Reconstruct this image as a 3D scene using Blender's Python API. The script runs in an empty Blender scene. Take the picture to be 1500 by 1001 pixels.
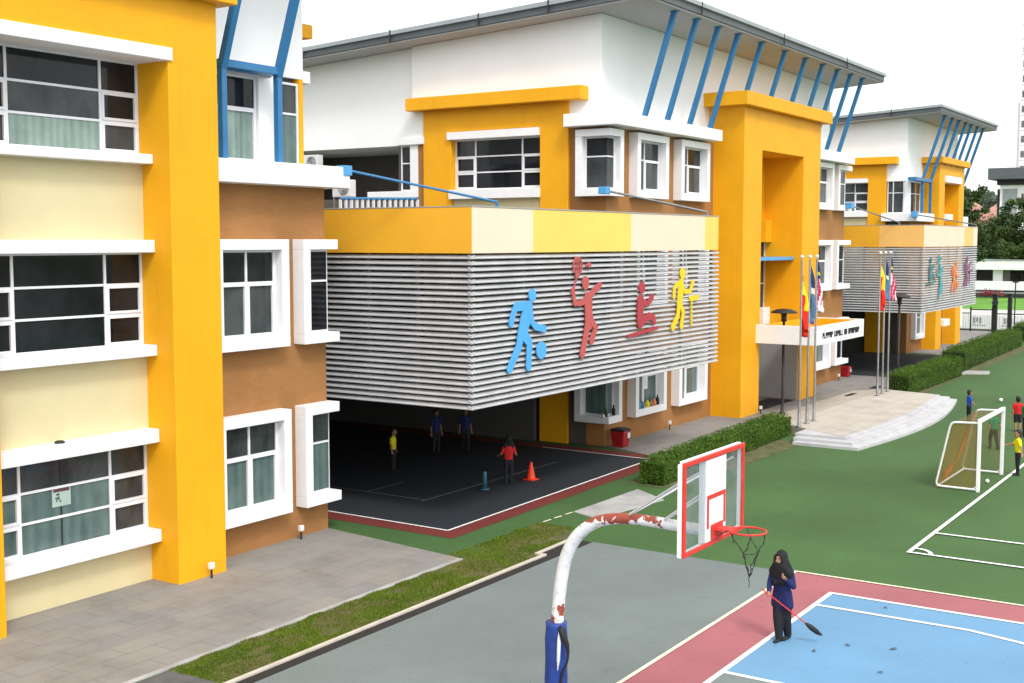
import bpy, bmesh, math, random
from mathutils import Vector, Matrix
S = bpy.context.scene
COL = S.collection
R = math.radians
rng = random.Random(7)

# ------------------------------------------------------------------ materials
def _new(name):
    m = bpy.data.materials.new(name); m.use_nodes = True
    nt = m.node_tree; b = nt.nodes['Principled BSDF']
    return m, nt, b
def N(nt, t, **kw):
    n = nt.nodes.new(t)
    for k, v in kw.items(): setattr(n, k, v)
    return n
def ramp(nt, src, stops):
    r = N(nt, 'ShaderNodeValToRGB'); nt.links.new(src, r.inputs[0])
    e = r.color_ramp.elements
    while len(e) < len(stops): e.new(.5)
    for i, (p, c) in enumerate(stops):
        e[i].position = p; e[i].color = (c[0], c[1], c[2], 1)
    return r.outputs[0]
def coords(nt, scale=(1, 1, 1), kind='pos'):
    if kind == 'pos':
        g = N(nt, 'ShaderNodeNewGeometry'); src = g.outputs['Position']
    else:
        g = N(nt, 'ShaderNodeTexCoord'); src = g.outputs['Object']
    m = N(nt, 'ShaderNodeMapping'); nt.links.new(src, m.inputs[0]); m.inputs['Scale'].default_value = scale
    return m.outputs[0]
def noise(nt, vec, scale, detail=4, rough=.55):
    n = N(nt, 'ShaderNodeTexNoise'); n.inputs['Scale'].default_value = scale
    n.inputs['Detail'].default_value = detail; n.inputs['Roughness'].default_value = rough
    nt.links.new(vec, n.inputs['Vector']); return n.outputs[0]
def mixc(nt, f, a, b, mode='MIX'):
    m = N(nt, 'ShaderNodeMix', data_type='RGBA', blend_type=mode)
    for sock, v in ((m.inputs[0], f), (m.inputs[6], a), (m.inputs[7], b)):
        if hasattr(v, 'links'): nt.links.new(v, sock)
        elif isinstance(v, (int, float)): sock.default_value = v
        else: sock.default_value = (v[0], v[1], v[2], 1)
    return m.outputs[2]
def bump(nt, b, h, strength=.2, dist=.01):
    n = N(nt, 'ShaderNodeBump'); n.inputs['Strength'].default_value = strength; n.inputs['Distance'].default_value = dist
    nt.links.new(h, n.inputs['Height']); nt.links.new(n.outputs[0], b.inputs['Normal'])
def sc(c, k): return tuple(min(1, x * k) for x in c)

def plain(name, c, rough=.5, var=.08, scale=3, metal=0, spec=.4, bmp=0):
    m, nt, b = _new(name)
    v = coords(nt); n = noise(nt, v, scale, 5)
    col = ramp(nt, n, [(.3, sc(c, 1 - var)), (.7, sc(c, 1 + var))])
    nt.links.new(col, b.inputs['Base Color'])
    b.inputs['Roughness'].default_value = rough; b.inputs['Metallic'].default_value = metal
    b.inputs['Specular IOR Level'].default_value = spec
    if bmp: bump(nt, b, noise(nt, v, 60, 3), bmp, .004)
    return m
def painted(name, c, stain=.12, tint=None, rough=.6):
    """weathered wall paint: broad patches, faint vertical runs, fine plaster grain"""
    m, nt, b = _new(name)
    v = coords(nt); big = noise(nt, v, .55, 6, .6)
    run = noise(nt, coords(nt, (2.2, 2.2, .16)), 1.6, 5, .62)
    col = ramp(nt, big, [(.3, sc(c, 1 - stain * .6)), (.68, sc(c, 1.03))])
    dirt = tint or sc(c, .72)
    f = ramp(nt, run, [(.56, (0, 0, 0)), (.8, (stain * 2.4,) * 3)])
    col = mixc(nt, f, col, dirt)
    nt.links.new(col, b.inputs['Base Color']); b.inputs['Roughness'].default_value = rough
    b.inputs['Specular IOR Level'].default_value = .3
    bump(nt, b, noise(nt, v, 45, 4), .12, .006)
    return m
def brickish(name, c):
    m, nt, b = _new(name)
    g = N(nt, 'ShaderNodeNewGeometry'); s = N(nt, 'ShaderNodeSeparateXYZ'); nt.links.new(g.outputs['Position'], s.inputs[0])
    a = N(nt, 'ShaderNodeMath', operation='ADD'); nt.links.new(s.outputs[0], a.inputs[0]); nt.links.new(s.outputs[1], a.inputs[1])
    cb = N(nt, 'ShaderNodeCombineXYZ'); nt.links.new(a.outputs[0], cb.inputs[0]); nt.links.new(s.outputs[2], cb.inputs[1])
    t = N(nt, 'ShaderNodeTexBrick'); nt.links.new(cb.outputs[0], t.inputs['Vector'])
    t.inputs['Scale'].default_value = 1; t.inputs['Brick Width'].default_value = .24; t.inputs['Row Height'].default_value = .075
    t.inputs['Mortar Size'].default_value = .004; t.inputs['Mortar Smooth'].default_value = .4
    t.inputs['Color1'].default_value = (*sc(c, 1.03), 1); t.inputs['Color2'].default_value = (*sc(c, .95), 1); t.inputs['Mortar'].default_value = (*sc(c, .9), 1)
    n = noise(nt, coords(nt, (1, 1, .5)), .7, 6)
    col = mixc(nt, 1, t.outputs[0], ramp(nt, n, [(.3, (.84, .83, .81)), (.7, (1.05, 1.05, 1.05))]), 'MULTIPLY')
    nt.links.new(col, b.inputs['Base Color']); b.inputs['Roughness'].default_value = .75; b.inputs['Specular IOR Level'].default_value = .25
    bump(nt, b, t.outputs[1], -.25, .004)
    return m
def pane_mat(name, c, c2, fold=0, spec=.35):
    m, nt, b = _new(name)
    v = coords(nt, (1, 1, .6)); n = noise(nt, v, .75, 6, .65)
    col = ramp(nt, n, [(.36, sc(c, .8)), (.64, sc(c2, 1.15))])  # uneven tone in the colour imitates varied reflections in the glass
    if fold:
        w = N(nt, 'ShaderNodeTexWave', wave_type='BANDS', bands_direction='DIAGONAL'); w.inputs['Scale'].default_value = fold
        w.inputs['Distortion'].default_value = 5; w.inputs['Detail Scale'].default_value = .6; nt.links.new(coords(nt, (1, 1, 0)), w.inputs['Vector'])
        col = mixc(nt, .22, col, ramp(nt, w.outputs[1], [(0, sc(c, .55)), (1, sc(c2, 1.2))]))  # shading of the curtain folds drawn as light and dark colour bands
    nt.links.new(col, b.inputs['Base Color']); b.inputs['Roughness'].default_value = .04
    b.inputs['Specular IOR Level'].default_value = spec
    return m
def sporty(name, c, scale=.35, var=.09, grain=.06, rough=.85, dust=None):
    """acrylic court paint / turf carpet: broad mottling, scuffs, fine grain"""
    m, nt, b = _new(name)
    v = coords(nt); a = noise(nt, v, scale, 7, .62); g = noise(nt, v, 38, 3, .7)
    col = ramp(nt, a, [(.28, sc(c, 1 - var)), (.72, sc(c, 1 + var))])
    col = mixc(nt, 1, col, ramp(nt, g, [(.3, (1 - grain,) * 3), (.7, (1 + grain,) * 3)]), 'MULTIPLY')
    sp = noise(nt, v, 2.6, 6, .7)
    col = mixc(nt, ramp(nt, sp, [(.58, (0, 0, 0)), (.76, (.55, .55, .55))]), col, dust or sc(c, .7))
    nt.links.new(col, b.inputs['Base Color']); b.inputs['Roughness'].default_value = rough; b.inputs['Specular IOR Level'].default_value = .25
    scr = noise(nt, coords(nt, (.5, 3.0, 1)), 2.4, 6, .72)
    col = mixc(nt, ramp(nt, scr, [(.60, (0, 0, 0)), (.78, (.34, .34, .34))]), col, tuple(min(1, x * 1.25 + .03) for x in c))
    spk = noise(nt, v, 7.5, 2, .5)
    col = mixc(nt, ramp(nt, spk, [(.70, (0, 0, 0)), (.73, (.55, .55, .55))]), col, sc(c, .55))
    nt.links.new(col, b.inputs['Base Color'])
    bump(nt, b, g, .25, .004)
    return m
def slabs(name, c1, c2, mortar, w, h, rot=0):
    m, nt, b = _new(name)
    g = N(nt, 'ShaderNodeNewGeometry'); mp = N(nt, 'ShaderNodeMapping'); nt.links.new(g.outputs['Position'], mp.inputs[0]); mp.inputs['Rotation'].default_value = (0, 0, rot)
    t = N(nt, 'ShaderNodeTexBrick'); nt.links.new(mp.outputs[0], t.inputs['Vector'])
    for k, val in (('Scale', 1), ('Brick Width', w), ('Row Height', h), ('Mortar Size', .012), ('Mortar Smooth', .2), ('Bias', -.2)): t.inputs[k].default_value = val
    t.inputs['Color1'].default_value = (*c1, 1); t.inputs['Color2'].default_value = (*c2, 1); t.inputs['Mortar'].default_value = (*mortar, 1)
    v = coords(nt); n = noise(nt, v, .8, 7, .65)
    col = mixc(nt, 1, t.outputs[0], ramp(nt, n, [(.25, (.74, .73, .72)), (.5, (.97, .97, .96)), (.75, (1.1, 1.1, 1.1))]), 'MULTIPLY')
    st = noise(nt, v, 3.3, 6, .7); col = mixc(nt, ramp(nt, st, [(.58, (0, 0, 0)), (.75, (.3, .3, .3))]), col, sc(c1, .55))
    nt.links.new(col, b.inputs['Base Color']); b.inputs['Roughness'].default_value = .85; b.inputs['Specular IOR Level'].default_value = .2
    bump(nt, b, t.outputs[1], -.5, .008)
    return m
def leafy(name, dark, light, scale=1.2):
    m, nt, b = _new(name)
    n = noise(nt, coords(nt), scale, 3)
    oi = noise(nt, coords(nt), 23, 2)
    col = mixc(nt, .5, ramp(nt, n, [(.3, dark), (.7, light)]), ramp(nt, oi, [(.3, dark), (.75, light)]))
    nt.links.new(col, b.inputs['Base Color']); b.inputs['Roughness'].default_value = .55; b.inputs['Specular IOR Level'].default_value = .3
    tr = N(nt, 'ShaderNodeBsdfTranslucent'); nt.links.new(col, tr.inputs[0])
    mx = N(nt, 'ShaderNodeMixShader'); mx.inputs[0].default_value = .25
    nt.links.new(b.outputs[0], mx.inputs[1]); nt.links.new(tr.outputs[0], mx.inputs[2]); nt.links.new(mx.outputs[0], nt.nodes['Material Output'].inputs[0])
    return m
def peeled(name, base, under):
    """old white paint flaked off along the top of the arm, red primer below"""
    m, nt, b = _new(name)
    g = N(nt, 'ShaderNodeNewGeometry'); s = N(nt, 'ShaderNodeSeparateXYZ'); nt.links.new(g.outputs['Position'], s.inputs[0])
    z = N(nt, 'ShaderNodeMapRange'); nt.links.new(s.outputs[2], z.inputs[0])
    for i, val in ((1, 3.15), (2, 3.42), (3, 0), (4, .36)): z.inputs[i].default_value = val
    z2 = N(nt, 'ShaderNodeMapRange'); nt.links.new(s.outputs[1], z2.inputs[0])
    for i, val in ((1, 7.0), (2, 7.9), (3, 0), (4, 1)): z2.inputs[i].default_value = val
    z3 = N(nt, 'ShaderNodeMapRange', interpolation_type='SMOOTHSTEP'); nt.links.new(s.outputs[2], z3.inputs[0])
    for i, val in ((1, 2.12), (2, 1.93), (3, 0), (4, .17)): z3.inputs[i].default_value = val
    mm = N(nt, 'ShaderNodeMath', operation='MULTIPLY'); nt.links.new(z.outputs[0], mm.inputs[0]); nt.links.new(z2.outputs[0], mm.inputs[1])
    n = noise(nt, coords(nt), 5.5, 6, .62)
    a = N(nt, 'ShaderNodeMath', operation='ADD'); nt.links.new(n, a.inputs[0]); nt.links.new(mm.outputs[0], a.inputs[1])
    a2 = N(nt, 'ShaderNodeMath', operation='ADD'); nt.links.new(a.outputs[0], a2.inputs[0]); nt.links.new(z3.outputs[0], a2.inputs[1]); a = a2
    f = ramp(nt, a.outputs[0], [(.672, (0, 0, 0)), (.684, (1, 1, 1))])
    d = ramp(nt, noise(nt, coords(nt), 7, 6, .65), [(.30, sc(base, .5)), (.44, sc(base, .9)), (.6, base)])
    nt.links.new(mixc(nt, f, d, under), b.inputs['Base Color']); b.inputs['Roughness'].default_value = .55
    bump(nt, b, f, -.5, .004)
    return m

M = dict(
 yellow=painted('yellow_paint', (.80, .375, .006), .15, (.68, .235, .004)),
 cream=painted('cream_paint', (.64, .56, .33), .14, (.47, .41, .26)),
 white=painted('white_paint', (.85, .85, .85), .03, (.62, .62, .60)),
 brown=brickish('brown_tile', (.35, .166, .057)),
 trim=plain('white_trim', (.80, .80, .81), .55, .03),
 frame=plain('window_frame_white', (.74, .74, .77), .35, .02),
 reveal=plain('white_reveal', (.74, .74, .76), .6, .04),
 blue=plain('strut_blue', (.030, .165, .36), .4, .07),
 skyblue=plain('bracket_blue', (.08, .32, .62), .45, .06),
 roofgrey=plain('roof_grey', (.085, .10, .108), .5, .10, 1.2),
 gutter=plain('gutter_grey', (.30, .335, .35), .45, .07, 1.5),
 soffit=plain('soffit', (.46, .45, .46), .8, .05, 1),
 slat=plain('louvre_aluminium', (.46, .46, .47), .5, .12, 1.4, metal=.05),
 steel=plain('galvanised_steel', (.20, .205, .205), .45, .15, 5, metal=.3),
 dark=plain('dark_metal', (.018, .018, .020), .5, .2),
 dim=painted('dim_grey_wall', (.10, .095, .09), .1),  # dark tone stands in for deep shade indoors and under the annexes
 shadebrown=painted('shaded_brown_wall', (.10, .085, .07), .1),  # darker copy of the brown tile, shade of the covered court in its colour
 black=plain('black_rubber', (.012, .012, .013), .6, .2),
 greywall=painted('grey_wall', (.33, .33, .335), .08),
 orange_p=plain('orange_panel', (.86, .43, .030), .45, .05, .6),
 ltorange_p=plain('light_orange_panel', (.86, .50, .15), .45, .04, .6),
 yel_p=plain('light_yellow_panel', (.86, .575, .115), .45, .04, .6),
 peach_p=plain('peach_panel', (.84, .635, .475), .45, .03, .6),
 glass=pane_mat('dark_pane', (.006, .007, .009), (.016, .018, .022), spec=.28),
 glass_mid=pane_mat('smoky_pane', (.022, .027, .030), (.06, .068, .07), spec=.3),
 glass_teal=pane_mat('blind_pane', (.06, .105, .10), (.115, .165, .155), fold=2.2, spec=.3),
 glass_pale=pane_mat('curtain_pane', (.16, .24, .21), (.27, .35, .31), fold=3.5, spec=.3),
 turf=sporty('turf_carpet', (.053, .113, .034), .13, .27, .20, dust=(.062, .10, .045)),
 court_grey=sporty('court_grey', (.160, .188, .183), .3, .13, .08),
 court_pink=sporty('court_pink', (.33, .115, .128), .4, .12),
 court_blue=sporty('court_blue', (.133, .275, .43), .35, .09, dust=(.10, .23, .37)),
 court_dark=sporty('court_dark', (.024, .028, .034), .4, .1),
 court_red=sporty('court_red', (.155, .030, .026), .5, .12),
 line=sporty('line_white', (.80, .80, .78), 1.5, .06, .04),
 line_cream=sporty('line_cream', (.74, .66, .50), 1.5, .08, .04),
 pave=slabs('pavement_slabs', (.262, .242, .218), (.228, .224, .22), (.185, .18, .172), 1.15, .55),
 pave2=slabs('pavement_grey', (.255, .24, .225), (.235, .225, .215), (.18, .17, .165), 1.2, 1.2),
 cream_slab=slabs('platform_tiles', (.48, .44, .385), (.45, .42, .375), (.35, .325, .29), .6, .6),
 concrete=plain('concrete', (.36, .35, .335), .85, .2, 1.4, bmp=.2),
 kerbm=plain('kerb_beige', (.50, .45, .38), .85, .15, 2, bmp=.2),
 step=plain('step_stone', (.46, .46, .47), .8, .12, 1.6, bmp=.15),
 drain=plain('drain_shadow', (.022, .018, .016), .9, .2),
 asphalt=plain('asphalt', (.10, .098, .095), .9, .2, 4, bmp=.3),
 soil=plain('soil', (.095, .098, .035), .95, .35, 2.2, bmp=.4),
 ground=plain('far_ground', (.10, .14, .05), .95, .2, .05),
 lawn=plain('lawn', (.10, .26, .02), .9, .25, .3),
 olive=plain('olive_verge', (.17, .19, .06), .95, .25, .4),
 road=plain('light_road', (.45, .44, .43), .9, .08, .3),
 trunk=plain('bark', (.075, .055, .04), .9, .3, 5, bmp=.5),
 hedge=leafy('hedge_leaf', (.030, .078, .008), (.13, .235, .018), 1.6),
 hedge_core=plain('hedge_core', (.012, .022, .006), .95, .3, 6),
 leaf_a=leafy('leaf_deep', (.020, .042, .016), (.075, .125, .032), .5),
 leaf_b=leafy('leaf_olive', (.026, .050, .012), (.10, .155, .030), .5),
 leaf_c=leafy('leaf_hazed', (.09, .125, .085), (.15, .19, .12), .1),  # distance haze mixed into the leaf colour
 grass=leafy('grass_blade', (.065, .125, .006), (.19, .25, .018), .9),
 dry=leafy('dry_blade', (.16, .145, .045), (.26, .23, .09), 1.2),
 red=plain('red_paint', (.62, .035, .022), .45, .12, 6),
 redpl=plain('red_plastic', (.36, .012, .016), .4, .1, 4),
 cone=plain('cone_orange', (.85, .05, .01), .5, .05),
 teal=plain('teal_plastic', (.03, .12, .16), .5, .1),
 board=plain('board_white', (.80, .80, .80), .4, .05, 5),
 pad=plain('pad_blue', (.016, .045, .22), .45, .3, 7, bmp=.5),
 pole_paint=peeled('pole_paint', (.76, .75, .73), (.30, .055, .03)),
 skin=plain('skin', (.36, .19, .115), .5, .05, 8), skin_d=plain('skin_dark', (.22, .11, .065), .5, .05, 8),
 hair=plain('hair', (.010, .008, .007), .5, .2, 20),
 c_navy=plain('navy_cloth', (.008, .014, .085), .8, .25, 8), c_black=plain('black_cloth', (.008, .008, .010), .8, .3, 8),
 c_blue=plain('blue_cloth', (.02, .06, .38), .8, .15, 8), c_green=plain('green_cloth', (.01, .17, .07), .8, .15, 8),
 c_red=plain('red_cloth', (.52, .012, .012), .8, .12, 8), c_yellow=plain('yellow_cloth', (.80, .70, .005), .8, .1, 8),
 c_trouser=plain('dark_trousers', (.010, .011, .015), .8, .3, 8), c_viol=plain('blue_sleeve', (.04, .035, .42), .8, .2, 8),
 shoe=plain('shoe', (.012, .012, .012), .5, .2),
 f_red=plain('flag_red', (.66, .022, .008), .8, .1, 5), f_yel=plain('flag_yellow', (.85, .62, .01), .8, .08, 5),
 f_navy=plain('flag_navy', (.018, .04, .13), .8, .15, 5), f_blue=plain('flag_blue', (.09, .17, .30), .8, .15, 5), f_white=plain('flag_white', (.72, .70, .72), .8, .06, 5),
 f_crim=plain('flag_crimson', (.50, .03, .08), .8, .1, 5),
 s_blue=plain('figure_blue', (.075, .36, .74), .5, .04), s_red=plain('figure_red', (.47, .085, .08), .5, .06), s_crim=plain('figure_crimson', (.40, .035, .05), .5, .06),
 s_yel=plain('figure_yellow', (.80, .55, .006), .5, .05), s_teal=plain('figure_teal', (.06, .33, .37), .5, .06), s_org=plain('figure_orange', (.75, .20, .05), .5, .06),
 s_pur=plain('figure_purple', (.24, .06, .16), .5, .06), s_green=plain('figure_dark_teal', (.05, .17, .19), .5, .08),
 net=plain('net_chain', (.03, .028, .026), .5, .2, metal=.3),
 clay=plain('roof_clay', (.42, .215, .165), .8, .3, .6), hi_white=painted('tower_white', (.80, .80, .80), .03),
 hi_win=pane_mat('tower_window', (.08, .08, .085), (.22, .22, .23), spec=.2),
 ac=plain('ac_white', (.66, .66, .66), .5, .04), paper=plain('paper', (.72, .74, .74), .7, .03),
 paper_teal=plain('notice_grey', (.36, .46, .42), .6, .06), ink=plain('ink', (.05, .07, .06), .7, .1), maroon=plain('notice_maroon', (.10, .04, .05), .6, .1),
 sand=plain('goal_net_solid', (.5, .2, .05), .8, .1),
)
def net_mat(name, c, alpha, scale):
    m, nt, b = _new(name)
    nt.links.new(ramp(nt, noise(nt, coords(nt), .9, 4), [(.35, sc(c, .8)), (.65, c)]), b.inputs['Base Color'])
    b.inputs['Roughness'].default_value = .8
    t = N(nt, 'ShaderNodeBsdfTransparent'); mx = N(nt, 'ShaderNodeMixShader')
    g = noise(nt, coords(nt), scale, 1)
    f = N(nt, 'ShaderNodeMapRange'); nt.links.new(g, f.inputs[0])
    for i, val in ((1, .4), (2, .6), (3, alpha - .08), (4, alpha + .08)): f.inputs[i].default_value = val
    nt.links.new(f.outputs[0], mx.inputs[0]); nt.links.new(t.outputs[0], mx.inputs[1]); nt.links.new(b.outputs[0], mx.inputs[2])
    nt.links.new(mx.outputs[0], nt.nodes['Material Output'].inputs[0]); return m
M['net_olive'] = net_mat('goal_net', (.24, .17, .035), .55, 40)
M['net_thin'] = net_mat('goal_net_thin', (.22, .18, .06), .30, 40)
M['net_orange'] = net_mat('goal_net_bunched', (.74, .15, .012), .92, 40)
def acrylic():
    m, nt, b = _new('clear_acrylic'); b.inputs['Base Color'].default_value = (.55, .58, .6, 1); b.inputs['Roughness'].default_value = .08
    t = N(nt, 'ShaderNodeBsdfTransparent'); mx = N(nt, 'ShaderNodeMixShader'); t.inputs[0].default_value = (.86, .88, .88, 1)
    nt.links.new(ramp(nt, noise(nt, coords(nt), 3, 4), [(.3, (.06,) * 3), (.7, (.16,) * 3)]), mx.inputs[0])
    nt.links.new(t.outputs[0], mx.inputs[1]); nt.links.new(b.outputs[0], mx.inputs[2]); nt.links.new(mx.outputs[0], nt.nodes['Material Output'].inputs[0]); return m
M['acrylic'] = acrylic()

# ------------------------------------------------------------------ mesh helpers
def tag(o, label=None, cat=None, group=None, kind=None):
    if label: o['label'] = label
    if cat: o['category'] = cat
    if group: o['group'] = group
    if kind: o['kind'] = kind
    return o
def thing(name, label, cat, loc=(0, 0, 0), group=None):
    o = bpy.data.objects.new(name, None); COL.objects.link(o); o.location = loc
    o.empty_display_size = .3
    return tag(o, label, cat, group)
def wloc(o):
    v = Vector(o.location)
    return v + (wloc(o.parent) + o.matrix_parent_inverse.translation if o.parent else Vector())
class MB:
    def __init__(s): s.v = []; s.f = []; s.m = []; s.sm = []
    def add(s, vs, fs, mi=0, smooth=False):
        k = len(s.v); s.v += [tuple(p) for p in vs]
        for f in fs: s.f.append(tuple(i + k for i in f)); s.m.append(mi); s.sm.append(smooth)
        return s
    def box(s, x0, x1, y0, y1, z0, z1, mi=0):
        x0, x1 = sorted((x0, x1)); y0, y1 = sorted((y0, y1)); z0, z1 = sorted((z0, z1))
        vs = [(x, y, z) for z in (z0, z1) for y in (y0, y1) for x in (x0, x1)]
        return s.add(vs, [(0, 2, 3, 1), (4, 5, 7, 6), (0, 1, 5, 4), (2, 6, 7, 3), (0, 4, 6, 2), (1, 3, 7, 5)], mi)
    def prism(s, poly, h0, h1, mi=0, axis='z'):
        """poly: 2D outline; axis z -> (x,y), y -> (x,z), x -> (y,z)"""
        n = len(poly)
        P = {'z': lambda a, b, h: (a, b, h), 'y': lambda a, b, h: (a, h, b), 'x': lambda a, b, h: (h, a, b)}[axis]
        vs = [P(a, b, h0) for a, b in poly] + [P(a, b, h1) for a, b in poly]
        fs = [tuple(range(n))[::-1], tuple(range(n, 2 * n))] + [(i, (i + 1) % n, n + (i + 1) % n, n + i) for i in range(n)]
        return s.add(vs, fs, mi)
    def tube(s, pts, r, seg=10, mi=0, cap=True, smooth=True):
        pts = [Vector(p) for p in pts]; n = len(pts)
        rs = r if isinstance(r, (list, tuple)) else [r] * n
        k = len(s.v); up = None; rings = []
        for i, p in enumerate(pts):
            d = (pts[min(i + 1, n - 1)] - pts[max(i - 1, 0)]).normalized()
            if up is None: up = Vector((0, 0, 1)) if abs(d.z) < .9 else Vector((1, 0, 0))
            a = (up - d * up.dot(d)).normalized(); up = a; b = d.cross(a)
            rings.append([p + (a * math.cos(2 * math.pi * j / seg) + b * math.sin(2 * math.pi * j / seg)) * rs[i] for j in range(seg)])
        vs = [q for rg in rings for q in rg]
        fs = [(i * seg + j, i * seg + (j + 1) % seg, (i + 1) * seg + (j + 1) % seg, (i + 1) * seg + j) for i in range(n - 1) for j in range(seg)]
        s.add(vs, fs, mi, smooth)
        if cap: 
            s.add(rings[0], [tuple(range(seg))[::-1]], mi); s.add(rings[-1], [tuple(range(seg))], mi)
        return s
    def ball(s, c, r, seg=12, rg=8, mi=0, rot=None):
        r = r if isinstance(r, (list, tuple)) else (r, r, r); c = Vector(c)
        vs = [Vector((0, 0, r[2]))]
        for i in range(1, rg):
            t = math.pi * i / rg
            for j in range(seg):
                p = 2 * math.pi * j / seg; vs.append(Vector((r[0] * math.sin(t) * math.cos(p), r[1] * math.sin(t) * math.sin(p), r[2] * math.cos(t))))
        vs.append(Vector((0, 0, -r[2])))
        if rot: vs = [rot @ q for q in vs]
        vs = [q + c for q in vs]
        fs = [(0, 1 + j, 1 + (j + 1) % seg) for j in range(seg)]
        for i in range(rg - 2):
            for j in range(seg):
                a = 1 + i * seg + j; b = 1 + i * seg + (j + 1) % seg; fs.append((a, a + seg, b + seg, b))
        l = len(vs) - 1; o = 1 + (rg - 2) * seg
        fs += [(o + j, l, o + (j + 1) % seg) for j in range(seg)]
        return s.add(vs, fs, mi, True)
    def caps(s, a, b, ra, rb, seg=12, mi=0):
        """tapered limb with round ends"""
        a, b = Vector(a), Vector(b); d = (b - a).normalized()
        pts = []; rs = []
        for t in (-1, -.8, -.45): pts.append(a + d * ra * t); rs.append(max(.0008, ra * math.sqrt(max(0, 1 - t * t))))
        pts.append(a); rs.append(ra); pts.append(b); rs.append(rb)
        for t in (.45, .8, 1): pts.append(b + d * rb * t); rs.append(max(.0008, rb * math.sqrt(max(0, 1 - t * t))))
        return s.tube(pts, rs, seg, mi)
    def lathe(s, prof, c=(0, 0, 0), seg=20, mi=0):
        pts = [Vector((c[0], c[1], c[2] + z)) for r, z in prof]; vs = []; n = len(prof)
        for (r, z), p in zip(prof, pts):
            vs += [(p.x + r * math.cos(2 * math.pi * j / seg), p.y + r * math.sin(2 * math.pi * j / seg), p.z) for j in range(seg)]
        fs = [(i * seg + j, i * seg + (j + 1) % seg, (i + 1) * seg + (j + 1) % seg, (i + 1) * seg + j) for i in range(n - 1) for j in range(seg)]
        fs += [tuple(range(seg))[::-1], tuple(range((n - 1) * seg, n * seg))]
        return s.add(vs, fs, mi, True)
    def build(s, name, mats, parent=None, bevel=0, label=None, loc=None):
        me = bpy.data.meshes.new(name); me.from_pydata(s.v, [], s.f); me.update()
        mats = mats if isinstance(mats, (list, tuple)) else [mats]
        for m in mats: me.materials.append(m)
        me.polygons.foreach_set('material_index', s.m); me.polygons.foreach_set('use_smooth', s.sm)
        o = bpy.data.objects.new(name, me); COL.objects.link(o)
        if parent:
            o.parent = parent; o.matrix_parent_inverse = Matrix.Translation(-wloc(parent))
        if bevel:
            b = o.modifiers.new('bevel', 'BEVEL'); b.width = bevel; b.segments = 2; b.limit_method = 'ANGLE'; b.angle_limit = R(50)
        if label: o['label'] = label
        return o
def copy_tree(o, parent=None):
    c = o.copy(); COL.objects.link(c)
    if parent: c.parent = parent; c.matrix_parent_inverse = o.matrix_parent_inverse.copy()
    for ch in list(o.children): copy_tree(ch, c)
    return c
def dup(o, loc, rotz=0, label=None, group=None):
    c = copy_tree(o); c.location = loc; c.rotation_euler = (0, 0, rotz)
    if label: c['label'] = label
    if group: c['group'] = group
    return c
def bakemesh(o):
    dg = bpy.context.evaluated_depsgraph_get(); dg.update()
    me = bpy.data.meshes.new_from_object(o.evaluated_get(dg)); old = o.data
    o.modifiers.clear(); o.data = me; me.name = o.name
    return o
def sheet(name, poly, z, mat, cat=None):
    mb = MB(); mb.add([(x, y, z) for x, y in poly], [tuple(range(len(poly)))])
    o = mb.build(name, mat); 
    # face up
    if o.data.polygons[0].normal.z < 0: o.data.flip_normals()
    o['kind'] = 'structure'; return o
def rect(x0, x1, y0, y1): return [(x0, y0), (x1, y0), (x1, y1), (x0, y1)]
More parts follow.
